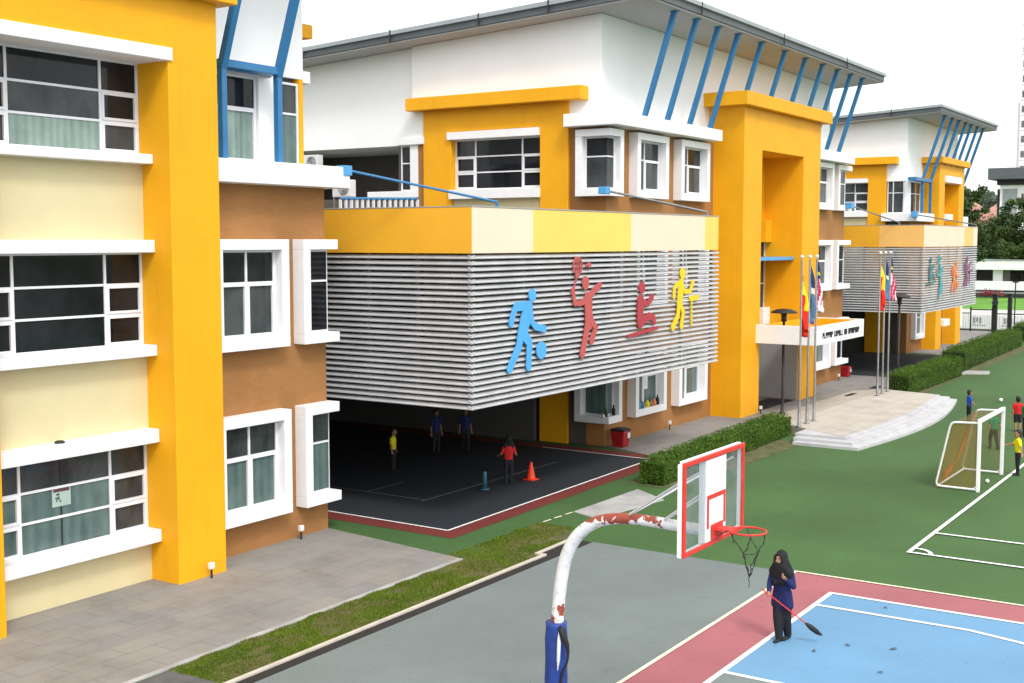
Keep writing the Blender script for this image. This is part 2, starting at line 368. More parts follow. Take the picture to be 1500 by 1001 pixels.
# ------------------------------------------------------------------ building parts
def bx(mb, ax, d, u0, u1, w0, w1, z0, z1, mi=0):
    if ax == 'Y': mb.box(u0, u1, d - w1, d - w0, z0, z1, mi)
    else: mb.box(d - w1, d - w0, u0, u1, z0, z1, mi)
PM = [M['glass'], M['glass_mid'], M['glass_teal'], M['glass_pale']]
def window(parent, ax, d, u0, u1, z0, z1, cols, surround=None, t=.25, proj=.34, label=None, ends=(.055, .055)):
    """cols: [(share, [(share, kind 0..3, casement)], ...)] from low u to high u, rows from the bottom"""
    f = MB(); p = MB()
    b = .055
    bx(f, ax, d, u0, u1, 0, .065, z0, z0 + b); bx(f, ax, d, u0, u1, 0, .065, z1 - b, z1)
    e0, e1 = ends
    if e0: bx(f, ax, d, u0, u0 + e0, 0, .064, z0 + b, z1 - b)
    if e1: bx(f, ax, d, u1 - e1, u1, 0, .064, z0 + b, z1 - b)
    U0, U1, Z0, Z1 = u0 + e0, u1 - e1, z0 + b, z1 - b
    tot = sum(c[0] for c in cols); u = U0
    for ci, (cs, rows) in enumerate(cols):
        un = u + (U1 - U0) * cs / tot
        if ci < len(cols) - 1: bx(f, ax, d, un - .028, un + .028, 0, .060, Z0, Z1)
        a0 = u + (.028 if ci else 0); a1 = un - (.028 if ci < len(cols) - 1 else 0)
        rt = sum(r[0] for r in rows); z = Z0
        for ri, (rs, kind, cas) in enumerate(rows):
            zn = z + (Z1 - Z0) * rs / rt
            if ri < len(rows) - 1: bx(f, ax, d, a0, a1, 0, .056, zn - .024, zn + .024)
            c0 = z + (.024 if ri else 0); c1 = zn - (.024 if ri < len(rows) - 1 else 0)
            if cas:
                k = .05
                bx(f, ax, d, a0, a1, .002, .082, c0, c0 + k); bx(f, ax, d, a0, a1, .002, .082, c1 - k, c1)
                bx(f, ax, d, a0, a0 + k, .002, .081, c0 + k, c1 - k); bx(f, ax, d, a1 - k, a1, .002, .081, c0 + k, c1 - k)
                bx(p, ax, d, a0 + k, a1 - k, .01, .03, c0 + k, c1 - k, kind)
            else: bx(p, ax, d, a0, a1, .01, .03, c0, c1, kind)
            z = zn
        u = un
    w = f.build('window', M['frame'], parent, label=label)
    p.build('pane', PM, w)
    if surround:
        s0, s1, q0, q1 = surround; mb = MB(); wp = surround_wall(ax, d)
        bx(mb, ax, d, s0, s1, -.06, proj, q1 - t, q1); bx(mb, ax, d, s0, s1, -.06, proj, q0, q0 + t)
        bx(mb, ax, d, s0, s0 + t, -.06, proj - .003, q0 + t, q1 - t); bx(mb, ax, d, s1 - t, s1, -.06, proj - .003, q0 + t, q1 - t)
        mb.build('window_surround', M['trim'], w, bevel=.012)
    return w
def surround_wall(ax, d): return d
def part(name, mat, parent, boxes, bevel=.012, label=None):
    if name in ('wall', 'core', 'wall_face', 'louvre_mullion', 'window_sill', 'parapet') and len(boxes) > 1:
        return [part(name, mat, parent, [b], bevel, label) for b in boxes][0]
    mb = MB()
    for b in boxes: mb.box(*b)
    return mb.build(name, mat, parent, bevel, label)

ZB0 = lambda Y, dy=0: 15.0 - .055 * (Y - dy - 20.85)
def sloped(parent, name, mat, x0, x1, y0, y1, z0, dy, off=0, bevel=.012, zf=None):
    """box whose top follows the roof slope (z0 number = flat bottom, else follows)"""
    mb = MB(); zt = lambda y: ZB0(y, dy) + off
    zb = (lambda y: z0) if not callable(z0) else z0
    vs = [(x, y, zb(y)) for y in (y0, y1) for x in (x0, x1)] + [(x, y, zt(y)) for y in (y0, y1) for x in (x0, x1)]
    mb.add(vs, [(0, 2, 3, 1), (4, 5, 7, 6), (0, 1, 5, 4), (2, 6, 7, 3), (0, 4, 6, 2), (1, 3, 7, 5)])
    return mb.build(name, mat, parent, bevel)
def roof(parent, x0, x1, y0, y1, dy, seams_y, seams_x):
    s = lambda k: (lambda y: ZB0(y, dy) + k)
    sloped(parent, 'soffit', M['soffit'], x0 + .05, x1 - .05, y0 + .05, y1 - .05, s(.01), dy, .05, 0)
    r = sloped(parent, 'roof', M['roofgrey'], x0, x1, y0, y1, s(.05), dy, .36, .03)
    g = MB()
    def strip(xa, xb, ya, yb, lo, hi):
        vs = [(x, y, ZB0(y, dy) + lo) for y in (ya, yb) for x in (xa, xb)] + [(x, y, ZB0(y, dy) + hi) for y in (ya, yb) for x in (xa, xb)]
        g.add(vs, [(0, 2, 3, 1), (4, 5, 7, 6), (0, 1, 5, 4), (2, 6, 7, 3), (0, 4, 6, 2), (1, 3, 7, 5)])
    strip(x0 - .09, x0 + .2, y0 - .09, y1 + .09, .30, .47); strip(x1 - .2, x1 + .09, y0 - .09, y1 + .09, .30, .47)
    strip(x0 + .2, x1 - .2, y0 - .09, y0 + .2, .302, .468); strip(x0 + .2, x1 - .2, y1 - .2, y1 + .09, .302, .468)
    g.build('gutter', M['gutter'], r, .02)
    j = MB()
    for y in seams_y:
        y += dy
        vs = [(x0 - .10 - .02 * i, y + .05 * k + (.10 if i == 0 else 0), ZB0(y, dy) + z) for i, z in ((0, .06), (1, .48)) for k in (0, 1)]
        j.box(x0 - .105, x0 - .06, y, y + .05, ZB0(y, dy) + .06, ZB0(y, dy) + .485)
    for x in seams_x: j.box(x, x + .05, y0 - .105, y0 - .06, ZB0(y0, dy) + .06, ZB0(y0, dy) + .485)
    if j.v: j.build('gutter_joint', M['dark'], r)
    return r
def strut(parent, x, p0, p1, mat='blue', w=.085):
    """square inclined brace from (y,z) p0 to p1"""
    mb = MB(); a = Vector((x, p0[0], p0[1])); b = Vector((x, p1[0], p1[1])); d = (b - a).normalized(); s = Vector((1, 0, 0)); n = d.cross(s)
    vs = [q + s * w * i + n * w * k for q in (a, b) for i, k in ((-1, -1), (1, -1), (1, 1), (-1, 1))]
    mb.add(vs, [(0, 3, 2, 1), (4, 5, 6, 7), (0, 1, 5, 4), (1, 2, 6, 5), (2, 3, 7, 6), (3, 0, 4, 7)])
    mb.box(x - .13, x + .13, p1[0] - .13, p1[0] + .13, p1[1] - .03, p1[1] + .03)
    return mb.build('roof_strut', M[mat], parent, .012)
MIX3 = lambda a, b, c: [(1, c, 0), (1, b, 0), (1, a, 0)]
def tri(kL, kM, kR, cas_l=True, cas_r=True):
    """wide three-row window: casement columns either side of fixed lights"""
    return [(.9, [(1, kL[2], cas_l), (1, kL[1], cas_l), (1, kL[0], 0)]), (2.15, [(1, kM[2], 0), (1, kM[1], 0), (1, kM[0], 0)]), (.9, [(1, kR[2], cas_r), (1, kR[1], cas_r), (1, kR[0], 0)])]
def pair(k_top, k_low): return [(1, [(1.75, k_low, 1), (1, k_top, 0)]), (1, [(1.75, k_low, 1), (1, k_top, 0)])]
def slim(k_top, k_low): return [(1, [(1.7, k_low, 0), (1, k_top, 0)]), (1.7, [(1.7, k_low, 1), (1, k_top, 0)])]

def portal(axis, outline, h0, h1, parent):
    mb = MB(); mb.prism(outline, h0, h1, 0, axis); o = mb.build('portal_frame', M['yellow'], parent, .02)
    b_ = bmesh.new(); b_.from_mesh(o.data); bmesh.ops.recalc_face_normals(b_, faces=b_.faces); b_.to_mesh(o.data); b_.free(); return o
# ================================================================== BUILDING 1 (nearest, left)
b1 = thing('school_building', 'nearest cream and yellow school block with three rows of wide windows between yellow columns', 'building', (12, 24, 0), 'school blocks')
YW = 20.47
part('wall', M['cream'], b1, [(2, 17.3, YW, 21.2, 0, 1.0), (2, 17.3, YW, 21.2, 3.1, 4.95), (2, 17.3, YW, 21.2, 7.05, 8.9)], label='cream wall bands between the window rows')
part('wall', M['dim'], b1, [(2, 17.3, 20.7, 21.15, 1.0, 3.1), (2, 17.3, 20.7, 21.15, 4.95, 7.05), (2, 17.3, 20.7, 21.15, 8.9, 11.3)], 0)
portal('y', [(18.6, -.02), (18.6, 12.18), (2, 12.18), (2, 11.08), (6.2, 11.08), (6.2, -.02), (7.5, -.02), (7.5, 11.08), (11.9, 11.08), (11.9, -.02), (13.22, -.02), (13.22, 11.08), (17.27, 11.08), (17.27, -.02)], 19.62, 21.0, b1)
part('cornice', M['yellow'], b1, [(1.8, 18.92, 19.3, 21.3, 12.16, 12.62)], .02)
for (z0, z1, yf, xe) in ((10.84, 11.1, 19.575, 17.36), ):
    part('window_hood', M['trim'], b1, [(2, xe, yf, 20.7, z0, z1)], .015)
for (z0, z1) in ((8.78, 8.98), (4.82, 5.05), (.885, 1.15)):
    part('window_sill', M['trim'], b1, [(13.22, 17.26, 20.12, 20.68, z0, z1)], .015); part('window_sill', M['trim'], b1, [(7.52, 11.88, 20.12, 20.68, z0, z1)], .015)
for (z0, z1) in ((6.965, 7.225), (3.0, 3.285)):
    part('window_hood', M['trim'], b1, [(13.22, 17.26, 20.12, 20.68, z0, z1)], .015); part('window_hood', M['trim'], b1, [(7.52, 11.88, 20.12, 20.68, z0, z1)], .015)
specs = [((.99, 3.05), tri((1, 2, 2), (1, 2, 2), (1, 1, 1))), ((5.0, 7.0), tri((0, 0, 0), (0, 0, 0), (0, 0, 0))), ((8.95, 10.9), tri((0, 0, 1), (0, 1, 3), (0, 0, 1)))]
specs = [((1.12, 3.02), specs[0][1]), ((5.03, 6.98), specs[1][1]), ((8.96, 10.86), specs[2][1])]
wl = []
for (z0, z1), c in specs:
    wl.append(window(b1, 'Y', 20.60, 13.25, 17.26, z0, z1, c)); window(b1, 'Y', 20.60, 7.55, 11.85, z0, z1, c)
# notice behind the glass of the lowest window, dark blind edge, yellow thing seen in the middle window
mb = MB(); mb.box(14.93, 15.36, 20.560, 20.566, 1.98, 2.33, 0); mb.box(14.96, 15.33, 20.557, 20.5605, 2.27, 2.33, 1)
for a, b_, c, d in ((15.03, 2.20, 15.10, 2.24), (15.02, 2.08, 15.05, 2.13), (15.06, 2.12, 15.1, 2.18), (15.10, 2.06, 15.13, 2.11), (15.00, 2.14, 15.06, 2.165)): mb.box(a, c, 20.557, 20.5605, b_, d, 2)
mb.build('notice', [M['paper_teal'], M['maroon'], M['ink']], wl[0], label='small pale notice with dark heading and black pictogram')
part('blind_gap', M['dark'], wl[0], [(15.12, 15.155, 20.562, 20.568, 1.2, 2.9)], 0)
mb = MB(); mb.lathe([(.10, 0), (.10, .03), (.06, .05), (0, .05)], (14.95, 20.3, 3.285), 14); mb.build('vent_cap', M['dark'], b1)
# brown bay
YB = 20.45
part('wall', M['brown'], b1, [(18.6, 22.83, YB, 21.0, 0, 8.55)], .01, 'brown tiled wall bay beside the column')
part('wall', M['shadebrown'], b1, [(22.5, 22.83, 21.0, 36, 0, 8.6)], 0)
for z0, z1, kt, kl in ((.78, 3.25, 1, 2), (4.74, 7.24, 0, 1)):
    window(b1, 'Y', 20.40, 19.14, 20.96, z0 + .24, z1 - .24, pair(kt, kl), (18.88, 21.2, z0, z1), .24, .31)
    # corner window wrapping onto the end wall
    w = window(b1, 'Y', 20.40, 21.93, 22.78, z0 + .24, z1 - .24, [(1, [(1.7, kl if z0 < 2 else 0, 0), (1, kt, 0)])], ends=(.055, 0))
    s = MB(); y = 20.09
    s.box(21.69, 22.90, y, 20.46, z1 - .24, z1); s.box(21.69, 22.94, y, 20.46, z0, z0 + .24); s.box(21.69, 21.93, y + .003, 20.46, z0 + .24, z1 - .24)
    s.box(22.835, 22.90, 20.46, 22.2, z1 - .24, z1 - .001); s.box(22.835, 22.94, 20.46, 22.2, z0 + .001, z0 + .24); s.box(22.835, 22.90, 21.95, 22.2, z0 + .24, z1 - .24)
    s.build('window_surround', M['trim'], w, .012)
    window(b1, 'X', 22.89, 20.44, 21.94, z0 + .24, z1 - .24, [(1, [(1.7, 0, 0), (1, 0, 0)])])
part('ledge', M['trim'], b1, [(18.6, 23.2, 19.93, 20.9, 8.49, 9.0), (22.6, 23.2, 20.9, 23.0, 8.492, 8.998)], .015)
# top storey of the brown bay
part('wall', M['white'], b1, [(21.02, 21.78, 20.82, 21.3, 8.98, 11.12)], .012)
window(b1, 'Y', 20.95, 19.1, 21.0, 9.0, 11.0, [(1, [(1.75, 3, 1), (1, 0, 0)]), (1.2, [(1.75, 3, 1), (1, 0, 0)])])
window(b1, 'Y', 20.95, 21.8, 22.42, 9.0, 11.0, [(1, [(1.75, 2, 0), (1, 1, 0)])])
part('wall', M['yellow'], b1, [(22.42, 22.56, 20.85, 24, 9.0, 11.12)], .01, 'yellow corner strip')
part('wall', M['dim'], b1, [(18.6, 22.4, 21.05, 21.3, 9.0, 11.2)], 0)
sloped(b1, 'wall', M['white'], 18.62, 22.62, 20.9, 36, 11.12, 0)
part('soffit_band', M['soffit'], b1, [(18.62, 21.25, 20.62, 20.9, 11.0, 11.22)], .012)  # grey colour stands in for shade on the ledge underside
part('ledge', M['trim'], b1, [(22.55, 23.32, 21.3, 22.9, 11.12, 11.42)], .015)
part('cornice', M['yellow'], b1, [(22.3, 23.32, 21.2, 29, 12.22, 12.56)], .015)
part('wall', M['yellow'], b1, [(22.62, 22.95, 22.2, 28.5, 8.6, 12.22)], .015)
roof(b1, -2, 23.7, 18.6, 37, 0, [], [])
for xf in (19.38, 21.11):
    part('strut_leg', M['blue'], b1, [(xf - .075, xf + .075, 20.22, 20.37, 9.0, 11.12)], .01)
    strut(b1, xf, (20.29, 11.0), (18.92, 15.1))
part('strut_crossbar', M['blue'], b1, [(19.31, 21.18, 20.20, 20.9, 11.02, 11.19)], .01)
part('bracket', M['skyblue'], b1, [(22.95, 23.24, 19.89, 20.18, 8.80, 9.04)], .015)
part('core', M['dim'], b1, [(2, 22.4, 21.35, 36, 0, 11)], 0)

# ================================================================== BUILDINGS 2 and 3
def side_bay(parent, x, dy, far, kinds):
    """end wall: yellow portal round a wide window, facing -X"""
    Y = lambda y: y + dy
    portal('x', [(Y(22.13), -.02), (Y(22.13), 12.08), (Y(28.5), 12.08), (Y(28.5), -.02), (Y(27.2), -.02), (Y(27.2), 11.25), (Y(23.3), 11.25), (Y(23.3), -.02)], x - .1, x + .5, parent)
    part('cornice', M['yellow'], parent, [(x - .55, x + .2, Y(21.38), Y(29.0), 12.08, 12.55)], .02)
    part('window_hood', M['trim'], parent, [(x - .22, x + .2, Y(23.3) - .0, Y(27.2) + .12, 10.95, 11.23)], .012)
    part('window_sill', M['trim'], parent, [(x - .22, x + .3, Y(23.28), Y(27.25), 8.76, 9.1)], .012)
    window(parent, 'X', x + .25, Y(23.3), Y(27.2), 9.1, 10.96, tri(*kinds))
    part('wall', M['cream'], parent, [(x + .02, x + .4, Y(23.3), Y(27.2), 3.0, 8.78)], .01, 'cream spandrel under the end window')
    part('wall', M['dim'], parent, [(x + .3, x + .4, Y(23.3), Y(27.2), 0, 3.0), (x + .3, x + .45, Y(23.3), Y(27.2), 9, 11.2)], 0)
def flank(parent, x, dy, y1):
    """white upper end wall and the dark roof loggia beside it"""
    Y = lambda y: y + dy
    sloped(parent, 'wall', M['white'], x + .25, x + 6, Y(29.1), y1, 10.87, dy)
    part('wall', M['trim'], parent, [(x - .12, x + .6, Y(28.45), Y(29.75), 10.86, 11.12)], .012)
    part('wall', M['trim'], parent, [(x - .02, x + .4, Y(28.82), Y(29.2), 9.1, 10.86)], .012)
    part('window_sill', M['trim'], parent, [(x - .05, x + .4, Y(28.82), Y(31.3), 8.87, 9.12)], .012)
    window(parent, 'X', x + .2, Y(29.2), Y(29.75), 9.12, 10.86, [(1, [(1.6, 0, 0), (1, 0, 0)])])
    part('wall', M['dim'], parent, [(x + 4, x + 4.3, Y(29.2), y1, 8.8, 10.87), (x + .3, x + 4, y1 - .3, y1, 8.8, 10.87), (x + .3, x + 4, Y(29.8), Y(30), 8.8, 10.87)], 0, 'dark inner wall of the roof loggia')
    part('wall', M['shadebrown'], parent, [(x + .02, x + .6, Y(28.5), y1, 0, 8.86)], 0)
    part('floor_slab', M['concrete'], parent, [(x + .3, x + 4, Y(29.2), y1, 8.6, 8.85)], 0)

b2 = thing('school_building', 'middle school block with eleven blue roof struts and a tall yellow entrance tower', 'building', (50.95, 26, 0), 'school blocks')
X0 = 37.5; YF = 20.66
part('wall', M['brown'], b2, [(X0, 47.0, YF, 21.4, 0, 11.2), (54.5, 63.1, YF, 21.4, 0, 11.2)], .01, 'brown tiled front wall')
part('wall', M['white'], b2, [(X0 + .005, X0 + .5, 28.5, 29.2, 11.12, 11.6)], 0)
part('wall', M['brown'], b2, [(X0 + .01, X0 + .4, 21.4, 22.14, 8, 11.2), (X0 + .01, X0 + .4, 28.4, 28.9, 8, 11.2)], .01)
part('wall', M['shadebrown'], b2, [(X0 + .01, X0 + .4, 21.4, 22.14, 0, 8)], 0)
side_bay(b2, X0, 0, 0, ((0, 0, 0), (0, 0, 0), (1, 0, 0)))
flank(b2, X0, 0, 37.2)
levels = [(.85, 3.25, 1, 2), (4.75, 7.25, 0, 1), (8.75, 11.05, 0, 1)]
sillwin = []
for z0, z1, kt, kl in levels:
    for xa, xb in ((39.18, 41.7), (42.8, 45.4), (57.2, 60.4)):
        w = window(b2, 'Y', YF - .03, xa + .3, xb - .3, z0 + .25, z1 - .25, slim(kt, kl), (xa, xb, z0, z1), .25, .33); sillwin.append(w)
    w = window(b2, 'Y', YF - .03, X0 - .058, 37.95, z0 + .25, z1 - .25, [(1, [(1.7, kl, 0), (1, kt, 0)])], ends=(0, .055))
    window(b2, 'X', X0 - .03, YF - .04, 21.45, z0 + .25, z1 - .25, [(1, [(1.7, kl, 0), (1, kt, 0)])], ends=(0, .055))
    s = MB(); q = X0 - .32; y = YF - .34
    for a, b_ in ((z0, z0 + .25), (z1 - .25, z1)): s.box(q, 38.18, y, YF, a, b_); s.box(q, X0, YF, 21.72, a + .001, b_ - .001)
    s.box(37.94, 38.18, y + .003, YF, z0 + .25, z1 - .25); s.box(q + .003, X0, 21.46, 21.72, z0 + .25, z1 - .25)
    s.build('window_surround', M['trim'], w, .012)
    w = window(b2, 'Y', YF - .03, 61.4, 62.9, z0 + .25, z1 - .25, [(1, [(1.7, 0, 0), (1, 0, 0)])])
    s = MB()
    for a, b_ in ((z0, z0 + .25), (z1 - .25, z1)): s.box(61.15, 63.25, y, YF - .005, a, b_)
    s.box(61.15, 61.4, y + .003, YF - .005, z0 + .25, z1 - .25); s.build('window_surround', M['trim'], w, .012)
part('ledge', M['trim'], b2, [(36.9, 45.7, 19.93, 21.0, 11.14, 11.58), (36.9, 37.5, 21.0, 22.04, 11.142, 11.578)], .015)
part('ledge', M['trim'], b2, [(56.2, 62.4, 19.93, 21.0, 11.1, 11.58), (61.8, 62.4, 21.0, 23, 11.102, 11.578)], .015)
sloped(b2, 'wall', M['white'], X0, 61.2, 20.88, 29.1, 11.5, 0)
roof(b2, 36.45, 62.6, 18.6, 37.5, 0, [33.6, 29.2, 25.2, 22.3], [40.5, 48.5, 56.5])
for x in (39.15, 40.95, 42.85, 44.72, 47.1, 49.7, 52.15, 54.35, 56.4, 58.3, 60.1): strut(b2, x, (20.05, 11.55), (18.92, 15.11))
# entrance tower
portal('y', [(46.5, -.02), (46.5, 12.58), (55.5, 12.58), (55.5, -.02), (53.3, -.02), (53.3, 10.93), (48.42, 10.93), (48.42, -.02)], 19.33, 21.3, b2)
part('cornice', M['yellow'], b2, [(45.95, 56.1, 19.0, 21.5, 12.58, 13.12)], .02)
part('wall', M['yellow'], b2, [(48.42, 53.3, 21.15, 21.5, 3.4, 10.93)], .01, 'yellow back wall of the tower recess')
window(b2, 'Y', 21.14, 52.7, 53.28, 4.1, 7.6, [(1, [(1, 1, 0), (1, 1, 0), (1, 0, 0)])])
part('sunshade', M['skyblue'], b2, [(49.0, 53.29, 19.7, 21.08, 6.36, 6.50)], .015, 'thin blue shading slab inside the tower recess')
part('beam', M['yellow'], b2, [(52.55, 53.29, 20.75, 21.14, 7.15, 8.15)], .015)
part('wall', M['trim'], b2, [(52.5, 53.29, 20.8, 21.13, 3.3, 4.2)], .015)
part('wall', M['greywall'], b2, [(53.22, 53.30, 19.45, 23.4, 0.05, 2.98), (48.42, 53.2, 23.3, 23.5, .05, 2.98)], 0, 'grey lobby wall inside the entrance')
part('door', M['dark'], b2, [(49.2, 51.2, 23.22, 23.29, .05, 2.4)], .01)
can = MB()
can.box(48.0, 48.16, 16.75, 19.4, 2.98, 3.75); can.box(54.06, 54.22, 16.75, 19.4, 2.98, 3.75); can.box(48.16, 54.06, 16.752, 16.91, 2.982, 3.748); can.box(48.16, 54.06, 16.91, 19.4, 2.99, 3.2)
can = can.build('entrance_canopy', M['trim'], b2, .015, 'white entrance canopy box with row of dark lettering')
part('canopy_lining', M['yellow'], can, [(54.02, 54.058, 16.93, 19.32, 3.22, 3.72), (48.18, 54.02, 16.93, 19.32, 3.202, 3.24), (48.18, 54.02, 19.28, 19.32, 3.24, 3.72)], 0)
lt = MB(); rr = random.Random(3); x = 48.75
for k in range(26):
    if k in (7, 14, 17): x += .14; continue
    wd = rr.choice((.12, .14, .16)); y0, y1 = 16.732, 16.7515; z0, z1 = 3.22, 3.46
    c = rr.randrange(5)
    lt.box(x, x + .045, y0, y1, z0, z1)
    if c != 1: lt.box(x + wd - .045, x + wd, y0, y1, z0 + (0 if c != 4 else .1), z1)
    if c in (0, 2, 3): lt.box(x + .045, x + wd - .045, y0 + .001, y1, z1 - .045, z1 - .001)
    if c in (1, 3): lt.box(x + .045, x + wd + (.0 if c == 1 else -.045), y0 + .001, y1, z0 + .001, z0 + .045)
    if c in (0, 4): lt.box(x + .045, x + wd - .045, y0 + .001, y1, z0 + .1, z0 + .14)
    x += wd + .05
lt.build('lettering', M['black'], can)
part('bracket', M['skyblue'], b2, [(36.25, 36.58, 19.98, 20.28, 8.78, 9.02)], .015)
part('bracket', M['skyblue'], b2, [(62.2, 62.6, 19.98, 20.30, 8.86, 9.16)], .015)
part('core', M['dim'], b2, [(38.0, 46.4, 21.45, 36.5, 0, 8.6), (53.4, 62.9, 21.45, 36.5, 0, 11), (46.4, 53.4, 23.6, 36.5, 0, 11)], 0)

b3 = thing('school_building', 'farthest yellow and white school block with seven blue roof struts above the second louvred annex', 'building', (86, 27, 0), 'school blocks')
X3 = 79.3; D = 1.12; Y3 = 21.78
side_bay(b3, X3, D, 0, ((1, 1, 1), (1, 1, 2), (1, 1, 2)))
part('wall', M['brown'], b3, [(X3 + .1, 92.5, Y3, 22.4, 0, 8.5)], .01, 'brown tiled front wall')
part('wall', M['shadebrown'], b3, [(X3 + .11, X3 + .5, 22.4, 23.27, 0, 8.5)], 0)
part('ledge', M['trim'], b3, [(X3 - .55, 83.0, 21.15, 22.4, 8.46, 8.98), (X3 - .55, X3 + .2, 22.4, 23.4, 8.462, 8.978)], .015)
part('ledge', M['trim'], b3, [(89.85, 93.0, 21.3, 22.4, 8.2, 8.95)], .015)
window(b3, 'X', X3 + .12, 22.15, 23.2, 8.98, 11.05, [(1, [(1.7, 1, 0), (1, 1, 0)]), (.5, [(1.7, 1, 0), (1, 1, 0)])])
part('wall', M['white'], b3, [(X3 + .04, X3 + .5, 21.84, 22.13, 8.98, 11.0)], .012)
window(b3, 'Y', 21.95, X3 + .55, 82.2, 8.98, 11.0, [(1, [(1.7, 1, 0), (1, 1, 0)]), (.8, [(1.7, 1, 0), (1, 1, 0)])])
part('wall', M['dim'], b3, [(X3 + .5, 92, 22.2, 22.4, 8.5, 11.2)], 0)
sloped(b3, 'wall', M['white'], X3, 92.2, 22.0, 30.2, 11.0, D)
sloped(b3, 'wall', M['white'], X3 + .25, X3 + 6, 30.2, 38.2, 10.9, D)
part('wall', M['shadebrown'], b3, [(X3 + .1, X3 + .6, 29.6, 38.2, 0, 10.9)], 0)
roof(b3, 78.3, 94.2, 19.75, 38.6, D, [26.4, 21.6], [])
for x in (80.56, 82.5, 84.25, 86.1, 87.7, 89.5, 91.2): strut(b3, x, (21.3, 11.2), (20.05, 15.08))
for x in (80.56, 82.5): part('strut_leg', M['blue'], b3, [(x - .08, x + .08, 21.24, 21.40, 8.98, 11.28)], .01)
part('strut_crossbar', M['blue'], b3, [(78.7, 82.7, 21.22, 21.75, 11.0, 11.22)], .01)
portal('y', [(83.1, -.02), (83.1, 12.3), (89.8, 12.3), (89.8, -.02), (88.4, -.02), (88.4, 11.6), (84.5, 11.6), (84.5, -.02)], 20.9, 22.4, b3)
part('cornice', M['yellow'], b3, [(82.7, 90.2, 20.6, 22.5, 12.3, 12.7)], .02)
part('window_hood', M['trim'], b3, [(84.4, 88.6, 20.75, 21.5, 11.1, 11.55)], .015)
part('wall', M['yellow'], b3, [(84.5, 88.4, 21.9, 22.2, 0, 11.6)], .01)
part('balcony_box', M['trim'], b3, [(84.55, 86.0, 20.7, 21.9, 8.55, 9.0)], .015); part('balcony_box', M['trim'], b3, [(84.55, 86.0, 20.7, 21.9, 1.5, 1.95)], .015)
part('wall', M['trim'], b3, [(89.85, 90.7, 21.0, 22, 1.2, 4.8)], .015)
part('window_surround', M['trim'], b3, [(80.3, 82.6, 21.45, 21.77, 2.9, 3.2), (80.3, 82.6, 21.45, 21.77, .85, 1.1), (80.3, 80.55, 21.453, 21.77, 1.1, 2.9), (82.35, 82.6, 21.453, 21.77, 1.1, 2.9)], .012)
window(b3, 'Y', Y3 - .03, 80.55, 82.35, 1.1, 2.9, [(1, [(1.7, 2, 0), (1, 1, 0)]), (1, [(1.7, 2, 0), (1, 1, 0)])])
part('bracket', M['skyblue'], b3, [(78.3, 78.75, 21.05, 21.4, 8.7, 9.06)], .015)
part('core', M['dim'], b3, [(79.8, 92, 22.5, 37.5, 0, 10.8)], 0)
# ------------------------------------------------------------------ louvred annexes
def stroke(mb, pts, r, y, mi=0, seg=8, rs=None):
    """flat sign piece: thick polyline with round ends in the (x, z) plane, about 4 cm thick"""
    pts = [Vector((p[0], p[1])) for p in pts]
    rs = rs or [r] * len(pts); out_l = []; out_r = []
    n = len(pts)
    for i, p in enumerate(pts):
        if i == 0: d = (pts[1] - p).normalized()
        elif i == n - 1: d = (p - pts[i - 1]).normalized()
        else: d = ((pts[i + 1] - p).normalized() + (p - pts[i - 1]).normalized()).normalized()
        nn = Vector((-d.y, d.x)); out_l.append(p + nn * rs[i]); out_r.append(p - nn * rs[i])
    def arc(c, a, b, r):
        v = a - c; th = math.atan2(v.y, v.x); return [c + Vector((math.cos(th - math.pi * k / seg), math.sin(th - math.pi * k / seg))) * r for k in range(1, seg)]
    poly = out_l + arc(pts[-1], out_l[-1], out_r[-1], rs[-1]) + out_r[::-1] + arc(pts[0], out_r[0], out_l[0], rs[0])
    mb.prism([(p.x, p.y) for p in poly], y, y - .03, mi, 'y')
def disc(mb, c, rx, rz, y, mi=0, seg=22):
    mb.prism([(c[0] + rx * math.cos(2 * math.pi * k / seg), c[1] + rz * math.sin(2 * math.pi * k / seg)) for k in range(seg)], y, y - .03, mi, 'y')
def fig_dribble(mb, T, y):
    f = lambda *p: [T(a, b) for a, b in p]; s = T.s
    disc(mb, T(1.20, 1.93), .175 * s, .165 * s, y)
    stroke(mb, f((.42, 1.66), (1.06, 1.67)), .12 * s, y - .002)
    stroke(mb, f((1.0, 1.6), (.86, 1.3), (.70, .94)), 0, y - .004, rs=[.20 * s, .23 * s, .19 * s])
    stroke(mb, f((.41, 1.68), (.27, 1.45), (.18, 1.24)), .10 * s, y - .006)
    stroke(mb, f((1.10, 1.5), (1.18, 1.22), (1.36, 1.09), (1.80, 1.01)), .095 * s, y - .008)
    stroke(mb, f((.74, .96), (1.05, .68), (1.01, .06)), 0, y - .010, rs=[.16 * s, .14 * s, .115 * s])
    stroke(mb, f((.62, .92), (.54, .62), (.10, .08)), 0, y - .012, rs=[.13 * s, .125 * s, .115 * s])
    disc(mb, T(1.63, .45), .245 * s, .235 * s, y - .014)
